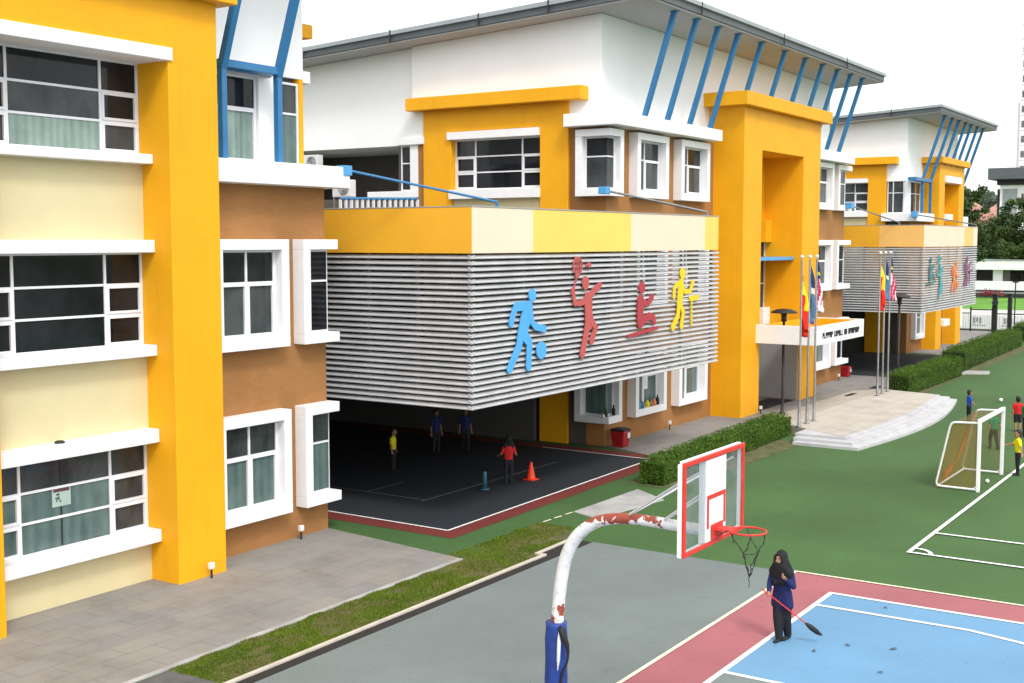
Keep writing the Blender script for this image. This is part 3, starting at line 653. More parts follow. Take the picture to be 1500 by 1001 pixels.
def fig_badminton(mb, T, y):
    f = lambda *p: [T(a, b) for a, b in p]; s = T.s
    for k in range(18):
        a, b = 2 * math.pi * k / 18, 2 * math.pi * (k + 1) / 18
        stroke(mb, [(T(.33, 2.52)[0] + .23 * s * math.cos(q), T(.33, 2.52)[1] + .23 * s * math.sin(q)) for q in (a, b)], .028 * s, y - .0005 * k, seg=4)
    for k in (-1, 0, 1): stroke(mb, f((.33 + .09 * k, 2.34), (.33 + .09 * k, 2.70)), .010 * s, y - .014, seg=4)
    disc(mb, T(.28, 2.24), .10 * s, .06 * s, y - .016); stroke(mb, f((.26, 2.2), (.10, 1.86)), .022 * s, y - .012, seg=4)
    disc(mb, T(.97, 2.53), .11 * s, .075 * s, y); stroke(mb, f((.80, 2.53), (.95, 2.53)), .03 * s, y - .002)
    disc(mb, T(.78, 2.03), .185 * s, .195 * s, y)
    stroke(mb, f((1.60, 1.95), (1.25, 1.80), (.95, 1.60)), .095 * s, y - .004)
    stroke(mb, f((.07, 1.84), (.18, 1.48), (.55, 1.48), (.95, 1.60)), .085 * s, y - .006)
    stroke(mb, f((.92, 1.56), (.95, 1.25), (.98, .92)), 0, y - .008, rs=[.22 * s, .19 * s, .22 * s])
    stroke(mb, f((.90, .9), (.80, .55), (.60, .04)), .125 * s, y - .010)
    stroke(mb, f((1.10, .95), (1.36, .74), (1.12, .38)), .12 * s, y - .012)
def fig_sit(mb, T, y):
    f = lambda *p: [T(a, b) for a, b in p]; s = T.s
    disc(mb, T(.88, 1.43), .20 * s, .18 * s, y)
    stroke(mb, f((.80, 1.02), (.78, .7), (.78, .36)), 0, y - .002, rs=[.21 * s, .19 * s, .18 * s])
    stroke(mb, f((.86, 1.0), (1.26, .92), (1.58, 1.12)), .095 * s, y - .004)
    stroke(mb, f((.80, .36), (1.36, .54), (1.68, .46), (1.70, .36)), .12 * s, y - .006)
    stroke(mb, f((0, 0), (1.95, .15)), .055 * s, y - .008)
def fig_table(mb, T, y):
    f = lambda *p: [T(a, b) for a, b in p]; s = T.s
    disc(mb, T(.87, 1.83), .20 * s, .20 * s, y)
    stroke(mb, f((.43, 1.48), (.86, 1.50)), .09 * s, y - .002)
    stroke(mb, f((.75, 1.46), (.70, 1.1), (.64, .82)), 0, y - .004, rs=[.21 * s, .19 * s, .18 * s])
    stroke(mb, f((.40, 1.49), (.25, 1.33), (.21, 1.07)), .075 * s, y - .006)
    stroke(mb, f((.86, 1.36), (1.06, 1.22), (1.46, 1.22), (1.64, 1.48)), .085 * s, y - .008); disc(mb, T(1.66, 1.52), .11 * s, .085 * s, y - .010)
    stroke(mb, f((.68, .8), (.93, .54), (.79, .07)), .11 * s, y - .012)
    stroke(mb, f((.58, .8), (.52, .45), (.13, .06)), .11 * s, y - .014)
    stroke(mb, f((1.46, .97), (2.05, 1.0)), .09 * s, y - .016)
    for k in range(6): stroke(mb, f((1.60, .84 - .135 * k), (1.60, .78 - .135 * k)), .055 * s, y - .002, seg=4)
class TF:
    def __init__(s, x, z, k=1, flip=1): s.x, s.z, s.s, s.fl = x, z, k, flip
    def __call__(s, a, b): return (s.x + a * s.s * s.fl, s.z + b * s.s)
def annex(name, label, x0, x1, yf, yb, zb, left_panels, front_panels, figs):
    o = thing(name, label, 'annex', ((x0 + x1) / 2, yf + 3, 0), 'louvred annexes')
    ZP0, ZP1 = 6.90, 8.03
    nb = 26; pitch = (ZP0 - .02 - zb) / nb
    s1 = MB(); s2 = MB()
    for k in range(nb):
        z = zb + pitch * (k + .5)
        # aerofoil blade: tilted, nose out
        pr = [(.0, -.030), (.018, -.046), (.05, -.045), (.115, .012), (.135, .046), (.118, .054), (.05, .020), (.012, -.004)]
        dz = [(a, z + b * 1.06) for a, b in pr]
        s1.prism([(yf + a, q) for a, q in dz], x0 + .004, x1 + .12, 0, 'x')
        s2.prism([(x0 + a, q) for a, q in dz], yf + .004, yb - .1, 0, 'y')
    sc1 = s1.build('louvre_screen', M['slat'], o); sc2 = s2.build('louvre_screen', M['slat'], o)
    sc1.modifiers.new('b', 'BEVEL').width = .004; sc2.modifiers.new('b', 'BEVEL').width = .004
    part('louvre_mullion', M['steel'], o, [(x, x + .08, yf + .19, yf + .27, zb + .05, ZP0 - .01) for x in [x0 + .2 + (x1 - x0 - .3) * k / 6 for k in range(7)]]
         + [(x0 + .19, x0 + .27, y, y + .08, zb + .05, ZP0 - .01) for y in [yf + .2 + (yb - yf - .6) * k / 3 for k in range(1, 4)]], 0)
    for a, b_, m in front_panels: part('parapet_panel', M[m], o, [(a, b_ - .006, yf, yf + .14, ZP0, ZP1)], .006)
    for a, b_, m in left_panels: part('parapet_panel', M[m], o, [(x0 - .005, x0 + .14, a + .003, b_ - .003, ZP0 + .001, ZP1 - .001)], 0)
    part('parapet_coping', M['gutter'], o, [(x0 - .015, x1 + .02, yf - .015, yf + .16, ZP1, ZP1 + .03), (x0 - .015, x0 + .16, yf + .16, yb, ZP1, ZP1 + .029)], .006)
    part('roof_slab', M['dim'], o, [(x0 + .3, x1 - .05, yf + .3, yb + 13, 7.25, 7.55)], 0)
    part('roof_slab', M['dim'], o, [(x0 - 1.62, x0 + .3, yb + .1, yb + 13, 7.26, 7.54)], 0)  # unseen strip added to shut sky light out of the side gap
    part('floor_slab', M['dim'], o, [(x0 + .45, 37.3 if x0 < 40 else 77.6, yf + .45, yb + 11, zb + .1, zb + .3), (x0 - 1.62, x0 + .44, yb + .1, yb + 11, zb + .11, zb + .29)], 0)  # unseen slab added to keep louvre light off the court below
    for fn, args, m, lab in figs:
        mb = MB(); fn(mb, TF(*args), yf - .03); mb.build('sport_figure', M[m], o, 0, lab)
    return o
a1 = annex('louvred_annex', 'near grey louvred annex above the shaded court with orange and peach parapet', 24.5, 39.2, 17.2, 22.6, 3.02,
    [(17.2, 22.6, 'orange_p')], [(24.5, 27.3, 'peach_p'), (27.3, 32.8, 'yel_p'), (32.8, 38.1, 'peach_p'), (38.1, 39.2, 'yel_p')],
    [(fig_dribble, (25.98, 3.86, 1), 's_blue', 'blue cut-out figure bouncing a ball'), (fig_badminton, (29.20, 4.0, 1), 's_red', 'red cut-out figure swinging a badminton racket'),
     (fig_sit, (32.55, 4.36, 1), 's_crim', 'crimson cut-out figure sitting above a bar'), (fig_table, (35.45, 4.38, .97), 's_yel', 'yellow cut-out figure playing table tennis')])
a2 = annex('louvred_annex', 'far grey louvred annex with orange and pale parapet behind the second set of flagpoles', 65.75, 77.8, 17.25, 22.3, 3.38,
    [(17.25, 19.6, 'ltorange_p'), (19.6, 22.3, 'orange_p')], [(65.75, 74.5, 'peach_p'), (74.5, 76.7, 'ltorange_p'), (76.7, 77.8, 'peach_p')],
    [(fig_sit, (66.3, 4.9, .9), 's_green', 'dark teal cut-out figure'), (fig_badminton, (68.4, 4.1, .85), 's_teal', 'teal cut-out figure'),
     (fig_dribble, (71.6, 4.35, .82), 's_org', 'orange cut-out figure'), (fig_table, (74.5, 4.6, .85), 's_pur', 'purple cut-out figure')])
def rod(o, a, b_, r=.035, m='steel'):
    mb = MB(); a = Vector(a); b_ = Vector(b_); mb.tube([a, b_], r, 10); mb.tube([b_, b_ + Vector((0, 0, -.16))], r * 1.2, 8); mb.build('tie_rod', M[m], o)
rod(a1, (23.2, 20.0, 8.93), (25.7, 17.27, 8.18), .032, 'blue'); rod(a1, (36.6, 20.0, 8.87), (38.4, 17.27, 8.18), .04)
rod(a2, (62.55, 20.05, 8.98), (65.9, 18.6, 8.18), .035); rod(a2, (78.6, 21.1, 8.85), (77.6, 17.3, 8.18), .035)
# dark rear wall of the covered courts
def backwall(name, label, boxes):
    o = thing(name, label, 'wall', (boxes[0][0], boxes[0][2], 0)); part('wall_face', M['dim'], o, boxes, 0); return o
backwall('rear_wall', 'dark rear wall and added side partition of the shaded court under the near louvred annex', [(22.83, 37.5, 34, 34.3, 0, 7.0), (37.2, 37.36, 23.4, 33.9, 0, 3.0)])  # second box: added dark partition hiding the yellow column lost in shade
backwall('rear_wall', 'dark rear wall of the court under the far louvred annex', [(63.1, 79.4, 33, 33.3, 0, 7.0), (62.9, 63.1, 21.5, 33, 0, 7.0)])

# ------------------------------------------------------------------ air conditioners and railing on the roof deck
def ac_unit(label, loc):
    t = thing('air_conditioner', label, 'air conditioner', loc, 'roof deck air conditioners')
    x, y, z = loc
    part('casing', M['ac'], t, [(x - .17, x + .17, y - .42, y + .42, z, z + .62)], .025)
    f = MB(); rgx = Matrix.Rotation(R(90), 3, 'Y')
    for k in range(5):
        r0 = .25 - k * .05
        ring = [(x - .178, y - .1 + r0 * math.cos(2 * math.pi * j / 20), z + .31 + r0 * math.sin(2 * math.pi * j / 20)) for j in range(21)]
        f.tube(ring, .008, 5, 0, False)
    f.build('fan_grille', M['frame'], t)
    d = MB(); d.prism([(y - .1 + .26 * math.cos(2 * math.pi * j / 24), z + .31 + .26 * math.sin(2 * math.pi * j / 24)) for j in range(24)], x - .171, x - .1705, 0, 'x'); d.build('fan', M['dark'], t)
    part('stand', M['steel'], t, [(x - .16, x - .11, y - .38, y - .33, 7.56, z), (x - .16, x - .11, y + .33, y + .38, 7.56, z), (x + .11, x + .16, y - .38, y - .33, 7.56, z), (x + .11, x + .16, y + .33, y + .38, 7.56, z)], 0)
    return t
ac_unit('white air conditioner under the eave of the dark loggia, upper of two', (37.0, 33.75, 10.0))
ac_unit('lower white air conditioner, behind the blue railing at the end of the brown wall', (34.0, 29.5, 8.78))
rl = thing('roof_railing', 'short blue railing with white balusters on the annex roof deck', 'railing', (33, 26, 7.55))
a = Vector((31.5, 27.5, 0)); b_ = Vector((33.0, 25.4, 0))
mb = MB(); mb.tube([a + Vector((0, 0, 8.62)), b_ + Vector((0, 0, 8.62))], .05, 8); mb.build('handrail', M['blue'], rl)
mb = MB()
for k in range(15):
    p = a.lerp(b_, k / 14); mb.box(p.x - .025, p.x + .025, p.y - .045, p.y + .045, 7.55, 8.6)
mb.build('balusters', M['frame'], rl)

# ------------------------------------------------------------------ ground
sheet('ground', rect(-300, 900, -500, 800), -.05, M['ground'])
sheet('turf', [(20.5, 16.2), (-30, 16.2), (-30, -40), (95, -40), (104, 16), (104, 26), (22.0, 26)], -.012, M['turf'])
sheet('grey_court', [(-20, 9.0), (25.33, 9.0), (25.33, 14.32), (-20, 14.32)], -.006, M['court_grey'])
sheet('pink_border', [(-20, 9.22), (25.42, 9.22), (25.5, -20), (-20, -20)], 0, M['court_pink'])
sheet('blue_court', rect(-20, 24.21, -20, 8.03), .004, M['court_blue'])
sheet('key_area', rect(14.0, 18.7, 2.2, 7.98), .008, M['court_grey'])
def lines(name, segs, mat='line', w=.05, z=.014):
    mb = MB()
    for i, (p, q) in enumerate(segs):
        p = Vector((*p, 0)); q = Vector((*q, 0)); d = (q - p).normalized(); n = Vector((-d.y, d.x, 0)) * w
        zz = Vector((0, 0, z + .0012 * (i % 3)))
        mb.add([p + n + zz, p - n + zz, q - n + zz, q + n + zz], [(0, 1, 2, 3)])
    o = mb.build(name, M[mat]); o['kind'] = 'structure'
    for pl in o.data.polygons:
        if pl.normal.z < 0: pl.flip()
    return o
arc = [(16.5 + 6.85 * math.cos(t), 6.3 + 6.85 * math.sin(t)) for t in [R(k) for k in range(-10, -171, -8)]]
lines('basketball_lines', [((-20, 8.03), (24.21, 8.03)), ((24.21, 8.08), (24.21, -20)), ((23.24, 7.98), (23.24, 5.2))] + list(zip([(23.24, 5.2)] + arc, arc)) + [((18.7, 7.98), (18.7, 2.2)), ((14.0, 7.98), (14.0, 2.2)), ((14, 2.2), (18.7, 2.2))])
lines('border_line', [((-20, 9.22), (25.42, 9.22)), ((25.42, 9.25), (25.5, -20))], 'line_cream', .04)
quarter = [(28.45 + .45 * math.cos(t), 7.58 - .45 * math.sin(t)) for t in [R(15 * k) for k in range(7)]]
lines('football_lines', [((28.4, 7.62), (95, 7.62)), ((28.45, 7.58), (28.5, -20)), ((30.7, 7.6), (30.75, 1))] + list(zip(quarter, quarter[1:])), 'line', .05)
lines('turf_seams', [((25.5, y), (95, y + .3)) for y in (11.5,)], 'turf', .03, -.008)
# shaded court below the annex
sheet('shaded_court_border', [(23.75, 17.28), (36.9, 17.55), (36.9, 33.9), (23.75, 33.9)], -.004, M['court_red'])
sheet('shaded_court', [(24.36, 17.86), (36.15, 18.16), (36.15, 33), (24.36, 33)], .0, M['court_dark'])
lines('shaded_court_lines', [((24.33, 17.84), (36.15, 18.14)), ((24.34, 17.84), (24.5, 33)), ((36.12, 18.1), (36.2, 22.4))], 'line', .035, .006)
lines('shaded_court_inner_lines', [((26.7, 20.5), (34, 20.5)), ((26.9, 20.5), (26.9, 30)), ((26.9, 22.6), (28.6, 22.6))], 'court_grey', .03, .006)
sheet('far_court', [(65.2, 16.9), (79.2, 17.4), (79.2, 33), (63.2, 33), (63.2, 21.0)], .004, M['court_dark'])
# pavements
def slab(name, poly, z0, z1, mat, side=None):
    mb = MB(); mb.prism(poly, z0, z1, 0); o = mb.build(name, M[mat], None, .01); o['kind'] = 'structure'; return o
slab('pavement', [(2, 15.98), (22.28, 16.03), (22.86, 20.5), (2, 20.5)], -.2, .025, 'pave')
slab('pavement_edge', [(2, 15.86), (22.3, 15.92), (22.28, 16.03), (2, 15.98)], -.2, .018, 'concrete')
slab('pavement_beside_tower', [(37.6, 20.7), (36.7, 18.45), (44.0, 16.9), (65, 16.9), (65.0, 21.2), (63.15, 20.75), (62, 23.2), (46, 23.2)], -.2, .02, 'pave2')
slab('pavement_far', [(80.2, 22.3), (79.3, 18.6), (101, 17.0), (104, 24), (90, 24)], -.2, .02, 'pave2')
slab('turf_patch_slab', [(27.5, 15.35), (30.6, 14.95), (31.5, 16.25), (27.9, 16.3)], -.1, .012, 'concrete')
slab('step_slab', [(68.6, 16.2), (70.8, 16.0), (71.2, 14.9), (69.6, 14.6)], -.1, .02, 'concrete')
slab('asphalt_corner', [(2, 14.6), (13.75, 14.6), (13.65, 15.84), (2, 15.84)], -.1, .006, 'asphalt')
slab('soil_strip', [(13.75, 14.6), (23.6, 14.6), (23.62, 14.8), (25.2, 14.8), (26.3, 15.5), (26.45, 16.45), (24.8, 16.4), (22.3, 15.9), (13.6, 15.84)], -.1, .0, 'soil')
slab('kerb', [(2, 14.51), (23.55, 14.51), (23.55, 14.59), (2, 14.59)], -.1, .04, 'kerbm')
slab('kerb', [(23.55, 14.51), (23.63, 14.51), (23.63, 14.8), (23.55, 14.8)], -.1, .039, 'kerbm'); slab('kerb', [(23.63, 14.72), (25.25, 14.76), (25.25, 14.84), (23.63, 14.8)], -.1, .038, 'kerbm'); slab('drain_channel', [(23.63, 14.5), (25.3, 14.4), (25.28, 14.76), (23.63, 14.72)], -.1, .001, 'drain')
slab('drain_channel', [(2, 14.25), (25.3, 14.25), (25.3, 14.505), (2, 14.505)], -.1, .0, 'drain')
lines('turf_edge_dashes', [((24.9 + k * .52, 16.42 - .02 * k), (25.25 + k * .52, 16.40 - .02 * k)) for k in range(3, 6)], 'line_cream', .03, .0)
# grass of the verge
gr = MB(); rg = random.Random(11)
def blades(mb, n, poly_fn, h0, h1, w):
    for _ in range(n):
        p = poly_fn()
        if not p: continue
        x, y, k, mi = p; a = rg.uniform(0, 6.28); h = rg.uniform(h0, h1) * k; l = rg.uniform(-.6, .6) * h; c, s_ = math.cos(a), math.sin(a)
        mb.add([(x - c * w, y - s_ * w, 0), (x + c * w, y + s_ * w, 0), (x + s_ * l, y - c * l, h)], [(0, 1, 2)], mi)
from mathutils import noise as mn
def pv():
    x = rg.uniform(13.7, 26.3); y = rg.uniform(14.57 if x < 23.5 else 14.8 if x < 25 else 15.3, 15.88 if x < 22.3 else 16.4)
    y += .04 * math.sin(x * 7)
    n = mn.noise(Vector((x * 1.1, y * 1.6, 0))) + .5 * mn.noise(Vector((x * 3.1, y * 3.3, 5)))
    if n < -.36 and rg.random() < .8: return (x, y, .5, 1) if rg.random() < .5 else None
    d = mn.noise(Vector((x * .8, y * 1.2, 9)))
    return (x, y, 1 + n * .5, 1 if d > .08 and rg.random() < .5 else 0)
blades(gr, 70000, pv, .012, .045, .009)
g = gr.build('verge_grass', [M['grass'], M['dry']]); tag(g, 'patchy green and yellow grass strip between the pavement and the kerb', 'grass', kind='stuff')
g['kind'] = 'stuff'
# curved platform with three steps
def arc_front(x0, x1, yb, yf, sag, n=22): return [(x0, yb)] + [(x0 + (x1 - x0) * k / n, yf - sag * math.sin(math.pi * (k / n)) + (k / n) * .35) for k in range(n + 1)] + [(x1, yb)]
st = thing('entrance_platform', 'pale tiled entrance platform with three curved stone steps in front of the flagpoles', 'platform', (50, 15, 0))
def plat(name, mat, x0, x1, yb, yf, sag, z1):
    mb = MB(); mb.prism(arc_front(x0, x1, yb, yf, sag), -.1, z1, 0); return mb.build(name, M[mat], st, .012)
plat('step', 'step', 41.55, 57.0, 15.3, 12.95, .75, .10); plat('step', 'step', 41.9, 56.9, 15.4, 13.25, .62, .20)
plat('step', 'step', 42.35, 56.6, 15.5, 13.62, .5, .295)
mb = MB()
ym = lambda k: 13.80 - .46 * math.sin(math.pi * k) + k * .35
fr = [(42.4 + 14.15 * k / 20, ym(k / 20)) for k in range(21)]
n = len(fr)
vs = [(x, y, .305) for x, y in fr] + [(44.2 + 13.0 * k / 20, 16.6, .305) for k in range(21)] + [(45.2 + 13 * k / 20, 18.4, .026) for k in range(21)]
fs = [(i, i + 1, n + i + 1, n + i) for i in range(n - 1)] + [(n + i, n + i + 1, 2 * n + i + 1, 2 * n + i) for i in range(n - 1)]
mb.add(vs, fs)
k = len(mb.v)
mb.add([(42.4, ym(0), .304), (44.2, 16.6, .304), (45.2, 18.4, .025), (42.4, ym(0), -.05), (44.2, 16.6, -.05), (45.2, 18.4, -.05)], [(0, 1, 4, 3), (1, 2, 5, 4)])
mb.add([(56.55, ym(1), .304), (57.2, 16.6, .304), (58.2, 18.4, .025), (56.55, ym(1), -.05), (57.2, 16.6, -.05), (58.2, 18.4, -.05)], [(0, 3, 4, 1), (1, 4, 5, 2)])
mb.build('paving', M['cream_slab'], st)
# drain grates and door mat
def grate(label, x, y, w, d, z):
    mb = MB(); 
    for k in range(9): mb.box(x - w / 2 + k * w / 9, x - w / 2 + k * w / 9 + w / 16, y - d / 2 + .03, y + d / 2 - .03, z, z + .008)
    t = mb.build('drain_grate', M['dark']); b = MB(); b.box(x - w / 2 - .03, x + w / 2 + .02, y - d / 2, y + d / 2, z - .03, z + .004); fr = b.build('grate_frame', M['black'], t)
    tag(t, label, 'drain grate', 'drain grates'); return t
grate('dark drain grate in the grey pavement beside the curved platform', 55.6, 17.55, 1.0, .55, .15); grate('small dark drain grate behind the second set of flagpoles', 60.1, 17.9, 1.1, .4, .024)
mt = MB(); mt.box(49.0, 53.0, 19.5, 20.7, .02, .045); tag(mt.build('door_mat', M['black'], None, .01), 'dark mat on the floor under the entrance canopy', 'mat')
# ------------------------------------------------------------------ people
def remesh(o, vox, sm=4):
    m = o.modifiers.new('r', 'REMESH'); m.mode = 'VOXEL'; m.voxel_size = vox; m.use_smooth_shade = True
    s = o.modifiers.new('s', 'SMOOTH'); s.iterations = sm; s.factor = .5
    return bakemesh(o)
def person(label, loc, H, head_dir, legs, arms, shirt, trouser, sleeve='short', hair='short', headk=1.0, lean=(0, 0), turn=0, group=None, trail=.0, skin='skin', tunic=0, shorts=False, wide=1.0):
    """local frame: faces -Y, right hand at -X. legs/arms: per side (left=+1, right=-1) direction pairs."""
    t = thing('person', label, 'person', loc, group)
    k = lambda *p: Vector(p) * H
    pel = k(0, 0, .525); chest = pel + k(lean[0] * .2, lean[1] * .2, .215); neck = chest + k(lean[0] * .1, lean[1] * .1, .11)
    hc = neck + k(lean[0] * .05, lean[1] * .05 - .012, .045 + .062 * headk)
    b = MB(); sh = MB(); tr = MB(); so = MB()
    hr = (.052 * H * headk, .064 * H * headk, .073 * H * headk)
    hm = Matrix.Rotation(turn, 3, 'Z')
    hp = lambda x, y, z: hc + hm @ Vector((x * H * headk, y * H * headk, z * H * headk))
    # torso, neck, head
    b.ball(pel + k(0, .005, .0), (.085 * H, .062 * H, .07 * H)); b.caps(pel + k(0, 0, .04), chest, .062 * H, .072 * H, 14)
    b.ball(chest + k(0, .004, .03), (.098 * H, .062 * H, .085 * H)); b.caps(chest + k(0, 0, .08), hc + k(0, .01, -.03), .030 * H, .027 * H)
    b.ball(hc, hr, 18, 14, rot=hm); b.ball(hp(0, -.022, -.035), (.036 * H * headk, .040 * H * headk, .040 * H * headk), rot=hm)
    b.caps(hp(0, -.058, .006), hp(0, -.073, -.016), .007 * H, .010 * H, 8)
    for s in (-1, 1): b.ball(hp(.052 * s, .006, -.008), (.008 * H, .014 * H, .019 * H)); b.ball(hp(.019 * s, -.052, -.03), (.016 * H, .012 * H, .014 * H))
    sh.ball(pel + k(0, .004, .03), (.094 * H, .070 * H, .07 * H)); sh.caps(pel + k(0, 0, .05), chest, .072 * H, .082 * H, 14)
    sh.ball(chest + k(0, .004, .035), (.108 * H, .070 * H, .088 * H)); sh.caps(chest + k(0, 0, .08), chest + k(0, 0, .115), .05 * H, .036 * H)
    for s in (-1, 1): sh.caps(pel + k(.04 * s, 0, .01), chest + k(.045 * s, 0, .02), .058 * H, .066 * H)
    if tunic:
        for s in (-1, 0, 1): sh.caps(pel + k(.045 * s, .0, .04), pel + k(.062 * s, .0, -tunic), .066 * H, .072 * H)
    hands = {}
    for s in (-1, 1):
        # legs
        th, sn = [Vector(v).normalized() for v in legs[s]]
        hip = pel + k(.05 * s, 0, -.02); kn = hip + th * .235 * H; an = kn + sn * .235 * H
        b.caps(hip, kn, .056 * H, .038 * H); b.caps(kn, kn.lerp(an, .35), .036 * H, .038 * H); b.caps(kn.lerp(an, .35), an, .038 * H, .022 * H)
        f = Vector((th.x * .2, -1, 0)).normalized(); toe = an + f * .085 * H; toe.z = max(an.z - .028 * H, .014 * H)
        b.caps(an + k(0, .012, -.018), toe, .024 * H, .018 * H)
        if shorts: tr.caps(hip, hip.lerp(kn, .8), .066 * H, .056 * H)
        else: tr.caps(hip, kn, .066 * H, .047 * H * wide); tr.caps(kn, an + k(0, 0, .0), .047 * H * wide, .034 * H * wide)
        so.caps(an + k(0, .016, -.020), toe + f * .012 * H, .030 * H, .023 * H); so.caps(an, an + k(0, 0, .02), .026 * H, .024 * H)
        # arms
        up, fo = [Vector(v).normalized() for v in arms[s]]
        shd = chest + k(.100 * s, .004, .075); el = shd + up * .165 * H; wr = el + fo * .145 * H
        b.caps(shd, el, .032 * H, .024 * H); b.caps(el, el.lerp(wr, .3), .024 * H, .025 * H); b.caps(el.lerp(wr, .3), wr, .025 * H, .015 * H)
        if sleeve == 'short': sh.caps(shd, shd.lerp(el, .72), .043 * H, .038 * H)
        else: sh.caps(shd, el, .043 * H, .034 * H); sh.caps(el, el.lerp(wr, .92), .034 * H, .026 * H)
        # hand: palm, four fingers, thumb
        side = fo.cross(Vector((0, 0, 1)))
        side = side.normalized() if side.length > .2 else Vector((0, -1, 0)); nrm = side.cross(fo)
        pa = wr + fo * .045 * H
        b.caps(wr, pa, .015 * H, .020 * H); b.caps(wr + side * .008 * H, pa + side * .014 * H, .012 * H, .012 * H); b.caps(wr - side * .008 * H, pa - side * .014 * H, .012 * H, .012 * H)
        for q, ln in ((-1.5, .036), (-.5, .045), (.5, .042), (1.5, .034)):
            c0 = pa + side * q * .0105 * H; c1 = c0 + (fo + nrm * .35) * ln * .55 * H; c2 = c1 + (fo * .6 + nrm * .8) * ln * .5 * H
            b.caps(c0, c1, .0062 * H, .0056 * H, 8); b.caps(c1, c2, .0056 * H, .0048 * H, 8)
        c0 = wr + fo * .015 * H + side * .016 * H * -s; c1 = c0 + (fo * .7 - side * s * .8) * .03 * H; b.caps(c0, c1, .0075 * H, .006 * H, 8); b.caps(c1, c1 + (fo + nrm * .5) * .02 * H, .006 * H, .005 * H, 8)
        hands[s] = pa + nrm * .012 * H
    tr.ball(pel + k(0, .004, -.005), (.092 * H, .070 * H, .072 * H))
    out = []
    vox = .0085 if H < 1.5 else .0075
    for nm, mb, mat, v, sm in (('person_body', b, M[skin], vox, 3), ('shirt', sh, M[shirt], .012, 6), ('trousers', tr, M[trouser], .012, 6), ('shoes', so, M['shoe'], .010, 4)):
        o = mb.build(nm, mat); remesh(o, v, sm); out.append(o)
    if hair == 'short':
        h = MB(); h.ball(hp(0, .010, .014), (hr[0] * 1.10, hr[1] * 1.02, hr[2] * 1.02), 18, 12, rot=hm); h.ball(hp(0, .022, -.012), (hr[0] * 1.06, hr[1] * .82, hr[2] * .85), rot=hm)
        o = h.build('hair', M['hair']); remesh(o, .009, 3); out.append(o)
    elif hair == 'scarf':
        h = MB(); h.ball(hp(0, .016, .010), (hr[0] * 1.36, hr[1] * 1.12, hr[2] * 1.24), 18, 12, rot=hm)
        for q in range(14):
            a = 2 * math.pi * q / 14; h.ball(hp(.054 * math.sin(a), -.043, .060 * math.cos(a) - .006), .017 * H, 8, 6)
        for s in (-1, 0, 1):
            h.caps(hp(.034 * s, .012, -.015), chest + k(.088 * s, .004, .075), .05 * H, .050 * H); h.caps(hp(.040 * s, -.012, -.03), chest + k(.085 * s, -.025, .03), .036 * H, .045 * H); h.caps(hp(.02 * s, -.03, -.07), chest + k(.04 * s, -.045, .02), .036 * H, .042 * H)
            h.caps(hp(.030 * s, -.022, -.05), chest + k(.098 * s, -.018, .055), .042 * H, .052 * H)
            h.caps(chest + k(.085 * s, -.02, .06), chest + k(.045 * s, -.058, -.06), .045 * H, .03 * H)
        o = h.build('headscarf', M['c_black']); remesh(o, .010, 5); out.append(o)
    e = MB()
    for s in (-1, 1): e.ball(hp(.020 * s, -.0575, .004), (.0075 * H, .006 * H, .0055 * H), 8, 6)
    e.caps(hp(-.015, -.0605, -.040), hp(.015, -.0605, -.040), .0035 * H, .0035 * H, 6); e.caps(hp(-.028, -.056, .016), hp(-.012, -.061, .018), .003 * H, .003 * H, 6); e.caps(hp(.028, -.056, .016), hp(.012, -.061, .018), .003 * H, .003 * H, 6)
    out.append(e.build('face_features', M['hair']))
    rz = math.atan2(head_dir[1], head_dir[0]) + math.pi / 2
    body = out[0]
    body.parent = t
    for o in out[1:]: o.parent = t
    t.rotation_euler = (0, 0, rz)
    Rm = Matrix.Rotation(rz, 3, 'Z')
    W = lambda p: Vector(loc) + Rm @ p
    return t, {s: W(h) for s, h in hands.items()}
ST = {1: ((.04, 0, -1), (0, .02, -1)), -1: ((-.04, 0, -1), (0, .02, -1))}
WK = {1: ((.03, -.30, -1), (0, .08, -1)), -1: ((-.03, .22, -1), (0, .42, -1))}
HANG = {1: ((.18, .02, -1), (.08, -.2, -1)), -1: ((-.18, .02, -1), (-.08, -.2, -1))}
# woman sweeping
wt, wh = person('woman in black headscarf and blue tunic walking with a long red broom', (20.78, 7.78, .004), 1.60, (-1, .12), {1: ((-.07, .13, -1), (-.06, .34, -1)), -1: ((.07, -.12, -1), (.05, .03, -1))},
    {1: ((.30, -.05, -1), (-.45, -1, .95)), -1: ((-.22, -.16, -1), (.42, -1, -.60))}, 'c_navy', 'c_trouser', 'long', 'scarf', 1.0, (0, -.12), -.15, tunic=.10, wide=1.28)
rg2 = wh[-1]; tip = Vector((20.96, 7.22, .24))
bt = thing('broom', 'long broom with red handle and dark brush held low by the woman', 'broom', tuple(tip))
mb = MB(); d = (tip - rg2).normalized(); mb.tube([rg2 - d * .16, tip - d * .22], .012, 8); mb.build('handle', M['red'], bt)
mb = MB(); mb.tube([tip - d * .24, tip - d * .2, tip - d * .1, tip + d * .05, tip + d * .12], [.014, .03, .05, .045, .012], 10)
for k_ in range(60):
    a = rng.uniform(0, 6.28); q = Vector((math.cos(a), math.sin(a), 0)) * rng.uniform(.01, .05); mb.tube([tip - d * .15 + q * .5, tip + d * rng.uniform(.03, .14) + q], .003, 4)
mb.build('brush', M['black'], bt)
part('sleeve_badge', M['c_viol'], wt, [], 0) if 0 else None
